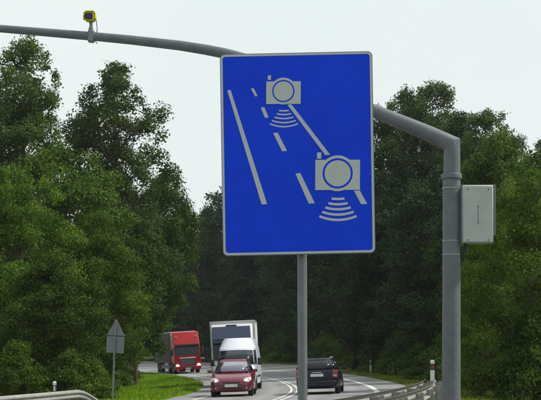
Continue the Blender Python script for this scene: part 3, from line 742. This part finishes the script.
def truck_cab(root, m, xf, w, z0, z1, zs, slope=0.28, visor=None, length=2.0):
    """cab-over tractor: flat front with raked windscreen; zs = (windscreen bottom, windscreen top)"""
    prof = [(xf - length, z0 + 0.35), (xf - 0.35, z0 + 0.30), (xf - 0.04, z0), (xf, z0 + 0.2), (xf, zs[0] - 0.2), (xf - 0.02, zs[0]), (xf - 0.16, zs[1]), (xf - 0.22, zs[1] + 0.12), (xf - 0.22 - slope, z1 - 0.06), (xf - 0.34 - slope, z1), (xf - length, z1)]
    hw = w / 2
    MB().prism(prof, 'y', -hw, hw).build('cab', m, root, bevel=0.07, seg=3)
    ws = [(xf + 0.005, zs[0] + 0.03), (xf - 0.135, zs[1] - 0.02), (xf - 0.165, zs[1] - 0.02), (xf - 0.03, zs[0] + 0.03)]
    MB().prism(ws, 'y', -hw + 0.10, hw - 0.10).build('windscreen', 'glass', root, bevel=0.008)
    for sg in (1, -1):
        a, b = sorted((sg * (hw - 0.02), sg * (hw + 0.012)))
        MB().prism([(xf - 0.22, zs[0] + 0.0), (xf - 0.30, zs[1] - 0.05), (xf - 1.05, zs[1] - 0.05), (xf - 1.05, zs[0] + 0.0)], 'y', a, b).build('side_window', 'glass', root, bevel=0.005)
        mr = slabx(root, 'mirror', 'black_plastic', xf - 0.02, xf + 0.14, sg * (hw + 0.10), sg * (hw + 0.32), zs[0] - 0.05, zs[0] + 0.75, 0.05)
        slabx(root, 'mirror_arm', 'black_plastic', xf - 0.10, xf + 0.02, sg * (hw - 0.05), sg * (hw + 0.16), zs[0] + 0.68, zs[0] + 0.72, 0.01, parent=mr)
        slabx(root, 'door_handle', 'black_plastic', xf - 1.05, xf - 0.9, sg * (hw - 0.01), sg * (hw + 0.025), zs[0] - 0.22, zs[0] - 0.18, 0.008)
        for zz in (0.45, 0.8): slabx(root, 'step', 'black_plastic', xf - 0.95, xf - 0.55, sg * (hw - 0.12), sg * (hw + 0.01), zz, zz + 0.06, 0.01)
    for yy in (-0.6, 0.0, 0.6):
        MB().tube([(xf + 0.015, yy, zs[0] + 0.04), (xf - 0.015, yy - 0.5, zs[0] + 0.12)], 0.012, 6).build('wiper', 'black_plastic', root)

def red_lorry():
    P0 = at(189.0, 354, 141.0)
    root = vehicle_root('articulated_lorry', P0.x - 0.6, 141.0 + 3.0, True, 'red articulated lorry with lit headlights and dark curtain trailer in the bend', 'truck')
    xf = 3.0
    truck_cab(root, 'truck_red', xf, 2.48, 0.62, 3.93, (1.72, 2.62), slope=0.55, length=2.25)
    # grille with silver name bar, dark lower panels, bumper, lamps
    g = slabx(root, 'grille', 'black_plastic', xf - 0.05, xf + 0.03, -0.72, 0.72, 0.78, 1.36, 0.02)
    for z in (0.88, 1.0, 1.12, 1.24): slabx(root, 'grille_bar', 'alu', xf + 0.0, xf + 0.045, -0.68, 0.68, z, z + 0.025, 0.004, parent=g)
    slabx(root, 'badge_bar', 'box_white', xf - 0.05, xf + 0.035, -0.78, 0.78, 1.42, 1.53, 0.02)
    b = slabx(root, 'bumper', 'truck_red', xf - 0.5, xf + 0.10, -1.24, 1.24, 0.36, 0.76, 0.08)
    slabx(root, 'bumper_intake', 'black_plastic', xf + 0.0, xf + 0.115, -0.6, 0.6, 0.42, 0.66, 0.02, parent=b)
    slabx(root, 'number_plate', 'plate', xf + 0.11, xf + 0.125, -0.26, 0.26, 0.44, 0.55, 0.003)
    slabx(root, 'sun_visor', 'black_plastic', xf - 0.14, xf + 0.16, -1.12, 1.12, 2.60, 2.78, 0.03)
    for sg in (1, -1):
        h = slabx(root, 'headlight', 'lamp_off', xf - 0.1, xf + 0.07, sg * 0.80, sg * 1.2, 0.62, 0.88, 0.04)
        MB().tube([(xf + 0.02, sg * 1.0, 0.75), (xf + 0.09, sg * 1.0, 0.75)], 0.16, 22).build('lamp', 'lamp_bright', h)
        slabx(root, 'roof_lamp', 'lamp_off', xf - 0.62, xf - 0.50, sg * 0.85, sg * 1.05, 3.42, 3.52, 0.02)
        slabx(root, 'air_deflector', 'truck_red', xf - 2.75, xf - 2.2, sg * 1.16, sg * 1.22, 1.2, 3.85, 0.02)
        slabx(root, 'mudguard', 'black_plastic', xf - 2.0, xf - 0.95, sg * 0.85, sg * 1.21, 0.98, 1.08, 0.03)
        slabx(root, 'fuel_tank', 'black_plastic', xf - 4.3, xf - 2.5, sg * 0.75, sg * 1.2, 0.45, 1.0, 0.08)
    slabx(root, 'chassis', 'black_plastic', xf - 6.3, xf - 1.0, -0.45, 0.45, 0.7, 1.0, 0.02)
    for x in (xf - 1.45, xf - 5.1):
        for sg in (1, -1): wheel(root, x, sg * 1.23, 0.5, 0.32, sg, 0.55)
    x1, x0 = xf - 2.95, xf - 16.5       # trailer
    t = slabx(root, 'trailer', 'curtain', x0, x1, -1.26, 1.26, 1.08, 3.92, 0.02)
    slabx(root, 'roof_panel', 'box_white', x0 - 0.01, x1 + 0.012, -1.275, 1.275, 3.90, 4.0, 0.02, parent=t)
    slabx(root, 'sill', 'curtain', x0 - 0.01, x1 + 0.01, -1.275, 1.275, 1.0, 1.12, 0.015, parent=t)
    slabx(root, 'head_board', 'alu', x1 - 0.02, x1 + 0.02, -1.2, 1.2, 1.2, 3.85, 0.01, parent=t)
    for x in np.linspace(x0 + 0.6, x1 - 0.6, 12):
        for sg in (1, -1): slabx(root, 'strap', 'black_plastic', x - 0.03, x + 0.03, sg * 1.255, sg * 1.272, 1.1, 3.9, 0.0, parent=t)
    for x in (x0 + 2.4, x0 + 3.7, x0 + 5.0):
        for sg in (1, -1): wheel(root, x, sg * 1.23, 0.5, 0.36, sg, 0.55)
    for sg in (1, -1): slabx(root, 'side_guard', 'sign_back', x0 + 6.0, x1 - 1.5, sg * 1.2, sg * 1.24, 0.45, 0.85, 0.01)
red_lorry()

def box_truck():
    P0 = at(235.0, 354, 82.5)
    root = vehicle_root('box_truck', P0.x - 0.05, 82.5 + 2.0, True, 'tall white box truck with blue cab following the silver van', 'truck', extra=R(-2.5))
    xf = 2.0
    truck_cab(root, 'box_white', xf, 2.30, 0.5, 3.46, (1.45, 2.45), slope=0.45, length=1.9)
    MB().prism([(xf - 0.17, 2.60), (xf - 0.05, 2.62), (xf - 0.50, 3.34), (xf - 0.62, 3.34)], 'y', -1.06, 1.06).build('roof_deflector', 'truck_blue', root, bevel=0.03)
    slabx(root, 'sun_visor', 'truck_blue', xf - 0.12, xf + 0.16, -1.05, 1.05, 2.42, 2.56, 0.02)
    slabx(root, 'roof_vent', 'black_plastic', xf - 0.66, xf - 0.58, -0.3, 0.3, 3.37, 3.43, 0.01)
    slabx(root, 'grille', 'black_plastic', xf - 0.05, xf + 0.03, -0.8, 0.8, 0.85, 1.25, 0.02)
    slabx(root, 'bumper', 'black_plastic', xf - 0.4, xf + 0.08, -1.14, 1.14, 0.35, 0.75, 0.06)
    slabx(root, 'number_plate', 'plate', xf + 0.08, xf + 0.10, -0.26, 0.26, 0.48, 0.59, 0.003)
    for sg in (1, -1):
        slabx(root, 'headlight', 'lamp_off', xf - 0.1, xf + 0.04, sg * 0.72, sg * 1.08, 0.78, 1.0, 0.03)
        for x in (xf - 1.3, xf - 6.2): wheel(root, x, sg * 1.2, 0.45, 0.3, sg, 0.55)
    slabx(root, 'chassis', 'black_plastic', xf - 8.6, xf - 0.8, -0.42, 0.42, 0.6, 0.92, 0.02)
    x1, x0 = xf - 2.05, xf - 9.0
    t = slabx(root, 'cargo_box', 'box_white', x0, x1, -1.25, 1.25, 0.95, 3.62, 0.02)
    for (a, b, c, d) in ((-1.28, 1.28, 3.58, 3.68), (-1.28, 1.28, 0.9, 1.0), (-1.28, -1.18, 1.0, 3.58), (1.18, 1.28, 1.0, 3.58)):
        slabx(root, 'edge_profile', 'alu', x1 - 0.06, x1 + 0.025, a, b, c, d, 0.01, parent=t)
    for sg in (1, -1):
        for z in (0.9, 3.58): slabx(root, 'side_rail', 'alu', x0, x1 - 0.065, sg * 1.24, sg * 1.275, z, z + 0.1, 0.01, parent=t)
box_truck()

# ------------------------------------------------------------------ trees
def leaf_mesh(name, pts, size, up_bias, nrng, tint, mname, aspect=0.62, out=None):
    """one folded rhombic leaf per point"""
    n = len(pts)
    d = nrng.normal(size=(n, 3)); d[:, 2] *= 0.7; d /= np.linalg.norm(d, axis=1)[:, None]
    nm = nrng.normal(size=(n, 3)); nm[:, 2] = np.abs(nm[:, 2]) + up_bias
    if out is not None: nm = out * 1.15 + nrng.normal(size=(n, 3)) * 0.45 + np.array([0, 0, 0.35])
    nm -= d * np.sum(nm * d, 1)[:, None]; nm /= np.linalg.norm(nm, axis=1)[:, None]
    sdv = np.cross(d, nm)
    s = (size * nrng.uniform(0.65, 1.3, n))[:, None]
    v = np.empty((n, 4, 3))
    v[:, 0] = pts - d * s * 0.5; v[:, 2] = pts + d * s * 0.5
    v[:, 1] = pts + sdv * s * 0.5 * aspect + nm * s * 0.10; v[:, 3] = pts - sdv * s * 0.5 * aspect + nm * s * 0.10
    return quads_mesh(name, v, tint, mname)
def quads_mesh(name, v, tint, mname):
    n = len(v)
    me = bpy.data.meshes.new(name)
    me.vertices.add(n * 4); me.vertices.foreach_set('co', v.reshape(-1).astype(np.float32))
    me.loops.add(n * 4); me.loops.foreach_set('vertex_index', np.arange(n * 4, dtype=np.int32))
    me.polygons.add(n); me.polygons.foreach_set('loop_start', np.arange(0, n * 4, 4, dtype=np.int32))
    me.polygons.foreach_set('loop_total', np.full(n, 4, dtype=np.int32))
    me.update(calc_edges=True)
    a = me.attributes.new('tint', 'FLOAT', 'FACE'); a.data.foreach_set('value', np.clip(tint, 0, 1).astype(np.float32))
    me.materials.append(M[mname]); return me

def crown_profile(kind, t):
    """half width (0..1) of the crown at relative height t (0 bottom .. 1 top)"""
    if kind == 'oval': return math.sin(math.pi * min(1, 0.10 + 0.90 * t) ** 0.85) ** 0.75
    if kind == 'broad': return (max(0, 1 - (2 * t - 0.85) ** 2 / 1.35)) ** 0.5 if t < 0.99 else 0.1
    if kind == 'tall': return (0.80 * (1 - t) ** 0.55 + 0.12) * min(1, 0.45 + 2.2 * t)
    if kind == 'poplar': return (1 - t ** 7) ** 0.5 * (0.62 + 0.38 * math.sin(min(1, t * 1.5) * 2.2)) if t < 1 else 0.1
    if kind == 'cone': return max(0.05, (1 - t) ** 0.85) * min(1, 0.6 + 3 * t)
    if kind == 'shrub': return max(0.15, (1 - t * t)) ** 0.6
def make_tree(name, kind, H, W, base, nclump, nleaf, lsize, mname, bark, seed, clump_r=(0.55, 1.15), trunk_r=0.2, shell=0.55, flat=0.65, lean=0.0):
    nr_ = np.random.default_rng(seed); rr = random.Random(seed)
    cl = []; tries = 0
    lob = [rr.uniform(0, 6.28) for _ in range(3)]
    while len(cl) < nclump and tries < nclump * 30:
        tries += 1
        t = rr.random() ** 0.9; a = rr.uniform(0, 2 * math.pi)
        wv = crown_profile(kind, t) * W / 2 * (1 + 0.13 * math.sin(2 * a + lob[0] + 5 * t) + 0.12 * math.sin(3 * a + lob[1] - 9 * t) + 0.10 * math.sin(5 * a + lob[2] + 14 * t))
        q = (shell + (1 - shell) * rr.random() ** 0.7) if rr.random() < 0.78 else rr.random() * shell
        p = (wv * q * math.cos(a) + lean * min(1, 0.5 + t), wv * q * math.sin(a), base + (H - base) * t)
        r = rr.uniform(*clump_r) * (0.75 if t > 0.85 else 1)
        if any((p[0] - c[0]) ** 2 + (p[1] - c[1]) ** 2 + (p[2] - c[2]) ** 2 < (0.5 * (r + c[3])) ** 2 * 0.55 for c in cl): continue
        cl.append((*p, r))
    wts = np.array([c[3] ** 2.2 for c in cl]); cnt = np.maximum(20, (nleaf * wts / wts.sum())).astype(int)
    P = []; T = []; O = []
    for c, n in zip(cl, cnt):
        d = nr_.normal(size=(n, 3)); d /= np.linalg.norm(d, axis=1)[:, None]
        lump = 1 + 0.28 * np.sin(d[:, 0] * 4 + c[0] * 3) * np.sin(d[:, 1] * 4 + c[1] * 3) + 0.2 * np.sin(d[:, 2] * 6 + c[2])
        rad = c[3] * lump * nr_.uniform(0.15, 1.12, n) ** 0.6
        stray = nr_.random(n) < 0.05
        rad = np.where(stray, rad * nr_.uniform(1.0, 1.5, n), rad)
        pts = d * rad[:, None]; pts[:, 2] *= flat; pts[:, 2] -= 0.12 * np.hypot(pts[:, 0], pts[:, 1])
        P.append(pts + np.array(c[:3])); ct = nr_.uniform(-0.32, 0.32); O.append(d)
        T.append(nr_.normal(0.5 + ct, 0.11, n))
    crown = leaf_mesh('crown', np.concatenate(P), lsize, 0.5, nr_, np.concatenate(T), mname, out=np.concatenate(O))
    # trunk with limbs
    mb = MB(); bend = (rr.uniform(-.3, .3), rr.uniform(-.3, .3))
    tip = H - 0.06 * (H - base)
    tp = [(bend[0] * math.sin(3 * q), bend[1] * math.sin(2.4 * q), -0.4 + (tip + 0.4) * q) for q in np.linspace(0, 1, 9)]
    mb.tube(tp, [trunk_r * (1.25 if i == 0 else 1) * (1 - 0.92 * i / 8) + 0.012 for i in range(9)], 9)
    limbs = sorted(cl, key=lambda c: -c[3])[:max(8, nclump // 2)]
    for c in limbs:
        h = math.hypot(c[0], c[1]); z0 = max(base * 0.55, c[2] - 0.75 * h - 0.3); z0 = min(z0, tip - 0.3)
        q = (z0 + 0.4) / (tip + 0.4); s = Vector((bend[0] * math.sin(3 * q), bend[1] * math.sin(2.4 * q), z0)); e = Vector(c[:3])
        mid = s.lerp(e, 0.5) + Vector((rr.uniform(-.15, .15), rr.uniform(-.15, .15), 0.12 * h))
        r0 = trunk_r * (1 - 0.9 * q) * 0.45 + 0.012
        mb.tube([s, mid, e], [r0, r0 * 0.55, 0.008], 5, cap=False)
    trunk = mb.mesh('trunk'); trunk.materials.append(M[bark])
    trunk.polygons.foreach_set('use_smooth', [True] * len(trunk.polygons))
    return trunk, crown, H, W
PROTO = {
    'tall1': make_tree('tall', 'poplar', 18, 5.4, 3.0, 230, 54000, 0.155, 'leaf_tall', 'bark', 11, (0.32, 0.8), 0.22, 0.35, 0.9),
    'tall2': make_tree('tall', 'poplar', 18, 6.0, 3.5, 230, 54000, 0.155, 'leaf_tall', 'bark', 23, (0.35, 0.85), 0.24, 0.35, 0.85),
    'round1': make_tree('round', 'broad', 10, 7.0, 0.8, 120, 52000, 0.15, 'leaf_mid', 'bark', 31, (0.5, 1.05), 0.17),
    'round2': make_tree('round', 'oval', 10, 6.6, 0.9, 120, 52000, 0.15, 'leaf_mid', 'bark', 37, (0.5, 1.05), 0.17),
    'over': make_tree('over', 'oval', 10, 6.6, 3.4, 110, 46000, 0.15, 'leaf_mid', 'bark', 83, (0.5, 1.0), 0.17, lean=2.2),
    'full': make_tree('full', 'poplar', 18, 6.6, 3.0, 270, 60000, 0.155, 'leaf_tall', 'bark', 29, (0.34, 0.78), 0.24, 0.4, 0.85),
    'light': make_tree('light', 'broad', 9, 6.6, 0.9, 130, 60000, 0.12, 'leaf_light', 'bark', 41, (0.4, 0.9), 0.14),
    'dark1': make_tree('dark', 'oval', 19, 8.0, 2.0, 120, 36000, 0.23, 'leaf_dark', 'bark_dark', 53, (0.7, 1.4), 0.24),
    'dark2': make_tree('dark', 'broad', 17, 8.4, 1.5, 120, 36000, 0.23, 'leaf_dark', 'bark_dark', 59, (0.7, 1.4), 0.24),
    'fir': make_tree('fir', 'cone', 20, 6.4, 1.2, 150, 36000, 0.22, 'needle', 'bark_dark', 61, (0.5, 1.0), 0.2, 0.5, 0.5),
    'shrub1': make_tree('shrub', 'shrub', 2.6, 3.0, 0.1, 45, 16000, 0.10, 'leaf_mid', 'bark', 71, (0.3, 0.6), 0.04),
    'shrub2': make_tree('shrub', 'shrub', 2.6, 2.8, 0.1, 45, 16000, 0.10, 'leaf_light', 'bark', 73, (0.25, 0.55), 0.04),
}
def recolour(src, m):
    tr, cr, H, W = PROTO[src]; c2 = cr.copy(); c2.materials.clear(); c2.materials.append(M[m]); return tr, c2, H, W
PROTO['fresh'] = recolour('light', 'leaf_fresh')
def plant(key, X, Y, h, label, group=None, wk=1.0, rot=None, name=None, cat='tree'):
    tr, cr, H, W = PROTO[key]; k = h / H
    root = empty(name or ('fir_tree' if key == 'fir' else 'bush' if key.startswith('shrub') else 'broadleaf_tree'), (X, Y, gz(X, Y) - 0.02), (0, 0, rng.uniform(0, 6.28) if rot is None else rot))
    root.scale = (k * wk, k * wk, k); tag(root, label, cat, group)
    for nm, m in (('trunk', tr), ('crown', cr)):
        o = bpy.data.objects.new(nm, m); COL.objects.link(o); o.parent = root
    return root
def plant_px(key, px, top, Y, width_px, label, group=None, rot=None, **kw):
    X = (px - CX) / F * Y; h = EYE + (HORIZON - top) / F * Y - gz(X, Y)
    tr, cr, H, W = PROTO[key]; want = width_px / F * Y; wk = want / (W * h / H)
    return plant(key, X, Y, h, label, group, wk, rot, **kw)

# left side, the trees one can pick out
plant_px('tall1', 26, 40, 78, 92, 'tall slender tree with airy crown at the far left skyline', rot=0.4)
plant_px('full', 114, 66, 86, 114, 'tall airy tree with open crown rising above the verge sign', rot=2.1)
plant_px('tall2', -6, 78, 80, 84, 'tall dark green tree half out of view beside the slender one', rot=4.0)
plant_px('over', 135, 176, 100, 84, 'rounded tree leaning out over the grass beside the red lorry', rot=0.0)
plant_px('over', 100, 214, 86, 84, 'dense rounded tree standing behind the bright grass verge', rot=-0.5)
plant_px('fresh', 88, 214, 66, 124, 'leafy fresh green tree directly behind the triangular sign', rot=0.2)
plant_px('fresh', 18, 170, 64, 140, 'bushy yellowish green tree behind the pale guard rail', rot=3.3)
plant_px('round1', 60, 150, 76, 150, 'dense green tree filling the gap under the two tall trees', rot=5.1)
plant_px('round2', 110, 165, 104, 110, 'dense green tree under the airy tall crown', rot=1.9)
plant_px('round2', 55, 250, 60, 100, 'low dark tree between the guard rail and the verge sign', rot=4.4)
# left: undergrowth
LB = 'bushes along the left forest edge'
for px, top, Y, w, key in ((20, 345, 57, 62, 'shrub2'), (70, 352, 58, 52, 'shrub1'), (92, 362, 59, 46, 'shrub2'), (45, 335, 60, 70, 'shrub1'), (-8, 330, 60, 70, 'shrub1'),
                           (92, 335, 72, 50, 'shrub1'), (112, 345, 96, 40, 'shrub1'), (85, 330, 66, 60, 'shrub1'), (122, 345, 120, 36, 'shrub1'), (100, 372, 62, 34, 'shrub1')):
    plant_px(key, px, top, Y, w, 'bright yellowish green bush low behind the pale guard rail' if (px, key) == (20, 'shrub2') else 'pale leafy bush beside the post of the triangular sign' if key == 'shrub2' else 'green bush in the undergrowth below the left trees',
             None if key == 'shrub2' else LB, cat='bush')
# left forest behind
LF = 'forest trees on the inside of the bend'
for i in range(34):
    s = 8 + (i % 17) * 7.5 + rng.uniform(-2, 2); d = -21 - 9 * (i // 17) + rng.uniform(-3, 3) - 0.03 * s
    X, Y = road(s, d)
    plant(('round1', 'dark2', 'round2')[i % 3], X, Y, rng.uniform(9.5, 12.5), 'dark tree deep in the forest inside the bend', LF, 1.1)
# right side
plant_px('light', 536, 172, 52, 150, 'light yellowish green tree standing right of the cabinet mast', rot=0.7)
plant_px('light', 500, 215, 58, 90, 'small light green tree between the mast and the yellowish tree', rot=2.2)
plant_px('round1', 560, 150, 64, 150, 'mid green tree rising behind the light yellowish one', rot=1.5)
plant_px('round2', 500, 132, 84, 120, 'round dark crown just above the grey cabinet', rot=3.9)
RB = 'bushes along the right forest edge'
for px, top, Y, w, key in ((490, 372, 55, 44, 'shrub2'), (530, 318, 51, 80, 'shrub1'), (552, 300, 50, 90, 'shrub1'), (512, 335, 56, 60, 'shrub1'), (512, 350, 60, 70, 'shrub1'), (470, 340, 66, 60, 'shrub1'), (540, 345, 58, 70, 'shrub1'), (450, 335, 74, 60, 'shrub1'), (425, 345, 84, 50, 'shrub1'), (400, 345, 100, 46, 'shrub1'), (378, 348, 116, 40, 'shrub1')):
    plant_px(key, px, top, Y, w, 'pale bush at the grass edge right of the mast' if key == 'shrub2' else 'dark bush in the undergrowth below the right trees', None if key == 'shrub2' else RB, cat='bush')
RF_ = 'forest trees on the outside of the bend'
SKY = {408: 'airy tree rising above the sloping mast arm beside the blue sign', 432: 'tallest airy tree behind the elbow of the mast arm',
       488: 'airy tree on the skyline above the grey cabinet', 548: 'airy tree on the skyline above the light yellowish tree'}
for px, top, Y, w, key in ((382, 108, 112, 84, 'dark1'), (408, 92, 118, 80, 'tall1'), (432, 84, 116, 84, 'tall2'), (462, 112, 108, 92, 'dark1'), (488, 112, 104, 80, 'tall2'), (530, 158, 90, 90, 'dark2'), (548, 140, 100, 70, 'tall1'),
                           (440, 170, 96, 110, 'dark2'), (400, 190, 108, 100, 'dark2'), (470, 200, 84, 110, 'dark2'), (505, 190, 76, 110, 'dark2'), (355, 170, 124, 100, 'dark1')):
    plant_px(key, px, top, Y, w, SKY[px] if key.startswith('tall') else 'dark leafy tree in the forest behind the mast', RF_ if not key.startswith('tall') else None)
FF = 'forest trees beyond the far bend'
rng = random.Random(19)
for i in range(46):
    s = 36 + (i % 23) * 7.5 + rng.uniform(-2, 2); d = 14.5 + 8 * (i // 23) + rng.uniform(-1.5, 3)
    X, Y = road(s, d); key = ('fir', 'dark1', 'dark2')[(i * 7 + i // 5) % 3]
    h = rng.uniform(14, 16.5) if Y < 135 else rng.uniform(17, 20.5) if Y < 175 else rng.uniform(20, 24)
    plant(key, X, Y, h, 'dark fir tree in the forest wall beyond the bend' if key == 'fir' else 'dark broadleaf tree in the forest wall beyond the bend', FF + (' (fir)' if key == 'fir' else ''))
for i in range(44):
    s = 22 + i * 3.9; X, Y = road(s, float(edge_r(s)) + 4.0 + rng.uniform(0, 2.5))
    plant('shrub1', X, Y, rng.uniform(2.6, 4.2), 'dark bush at the foot of the far forest wall', 'bushes beyond the far bend', 1.1, cat='bush')

# the mass of wood behind them
def woodland():
    nr_ = np.random.default_rng(5); P = []; T = []
    for i in range(150):
        s = nr_.uniform(-5, 235); d = nr_.uniform(29, 60); X, Y = road(s, d); h = nr_.uniform(14, 18) if Y < 110 else nr_.uniform(16, 21)
        if Y < 95: h *= 0.72
        n = 2600; t = nr_.uniform(0.02, 1, n); a = nr_.uniform(0, 6.283, n); w = 3.8 * (1 - t ** 3) ** 0.6 * nr_.uniform(0.55, 1.05, n) * (1 + 0.25 * np.sin(3 * a + 8 * t))
        z = gz(min(X, 120), Y)
        P.append(np.stack([X + w * np.cos(a), Y + w * np.sin(a), z + h * t], -1)); T.append(nr_.normal(0.4 + nr_.uniform(-.15, .15), 0.2, n))
    me = leaf_mesh('woodland', np.concatenate(P), 0.5, 0.5, nr_, np.concatenate(T), 'leaf_dark')
    o = link('woodland', me, None); tag(o, 'dark mass of forest filling the background beyond the bend', 'forest', kind='stuff')
woodland()

# ------------------------------------------------------------------ grass
def grass(name, m, label, areas, seed, size=(0.12, 0.26), cond=None):
    nr_ = np.random.default_rng(seed); V = []; T = []
    for (s0, s1, d0, d1, dens) in areas:
        n = int(abs((s1 - s0) * (d1 - d0)) * dens)
        ss = nr_.uniform(s0, s1, n); dd = nr_.uniform(d0, d1, n)
        Rr = np.where(ss < 0, RN, RF); a = ss / Rr
        X = XA - Rr + (Rr + dd) * np.cos(a); Y = YA + (Rr + dd) * np.sin(a); Z = ground_z(X, Y)
        h = nr_.uniform(*size, n) * (0.8 + 0.35 * np.sin(X * 1.7) * np.sin(Y * 0.9)); w = nr_.uniform(0.012, 0.03, n); an = nr_.uniform(0, 6.283, n)
        lx = nr_.normal(0, 0.4, n) * h; ly = nr_.normal(0, 0.4, n) * h
        c, s_ = np.cos(an) * w, np.sin(an) * w; B = np.stack([X, Y, Z - 0.01], -1)
        v = np.empty((n, 4, 3))
        v[:, 0] = B + np.stack([c, s_, 0 * c], -1); v[:, 1] = B - np.stack([c, s_, 0 * c], -1)
        v[:, 2] = B + np.stack([lx * .9 - c * .3, ly * .9 - s_ * .3, h * 0.93], -1); v[:, 3] = B + np.stack([lx + c * .3, ly + s_ * .3, h], -1)
        V.append(v); T.append(nr_.normal(0.5, 0.2, n) + 0.18 * np.sin(X * 0.8 + 1) * np.sin(Y * 0.35))
    o = link(name, quads_mesh(name, np.concatenate(V), np.concatenate(T), m), None); tag(o, label, 'grass', kind='stuff')
grass('verge_grass', 'grass', 'bright green grass on the inner verge of the bend', [(-32, 75, -13, -5.05, 170), (75, 140, -10, -5.05, 60), (-30, 80, -5.1, -4.82, 70)], 3)
grass('outer_grass', 'grass_dry', 'yellowish grass strip along the outer side of the road', [(-45, 40, 5.3, 9.5, 110), (40, 110, 9.0, 13.5, 50)], 4)
grass('forest_grass', 'grass', 'green grass beside the guard rail below the right trees', [(-35, 10, 9.5, 18, 70)], 6)

grass('verge_weeds', 'grass_dry', 'scattered taller dry stalks and weeds in the inner verge', [(-30, 90, -12, -5.2, 4), (-30, 60, -5.6, -4.95, 16)], 8, (0.16, 0.36))
grass('verge_tufts', 'leaf_mid_grass', 'darker coarse tufts scattered through the inner verge', [(-30, 90, -12, -5.2, 9)], 9, (0.12, 0.32))

# ------------------------------------------------------------------ thin summer haze between the camera and the far wood
def haze():
    hx0, hx1, hy0, hy1 = gx[0] - 5, gx[-1] + 5, gy[0] - 5, gy[-1] + 5
    o = MB().box(hx0, hx1, hy0, hy1, float(GZ.min()) - 1.0, 30.0).build('haze', None)
    m = bpy.data.materials.new('haze'); m.use_nodes = True; n = m.node_tree; n.nodes.clear()
    out = n.nodes.new('ShaderNodeOutputMaterial'); v = n.nodes.new('ShaderNodeVolumePrincipled')
    v.inputs['Color'].default_value = (0.86, 0.93, 1.0, 1); v.inputs['Density'].default_value = 0.00013; v.inputs['Anisotropy'].default_value = 0.3
    n.links.new(v.outputs[0], out.inputs['Volume']); o.data.materials.append(m)
    tag(o, 'thin pale summer haze between the road and the far forest', 'haze', kind='stuff')
haze()
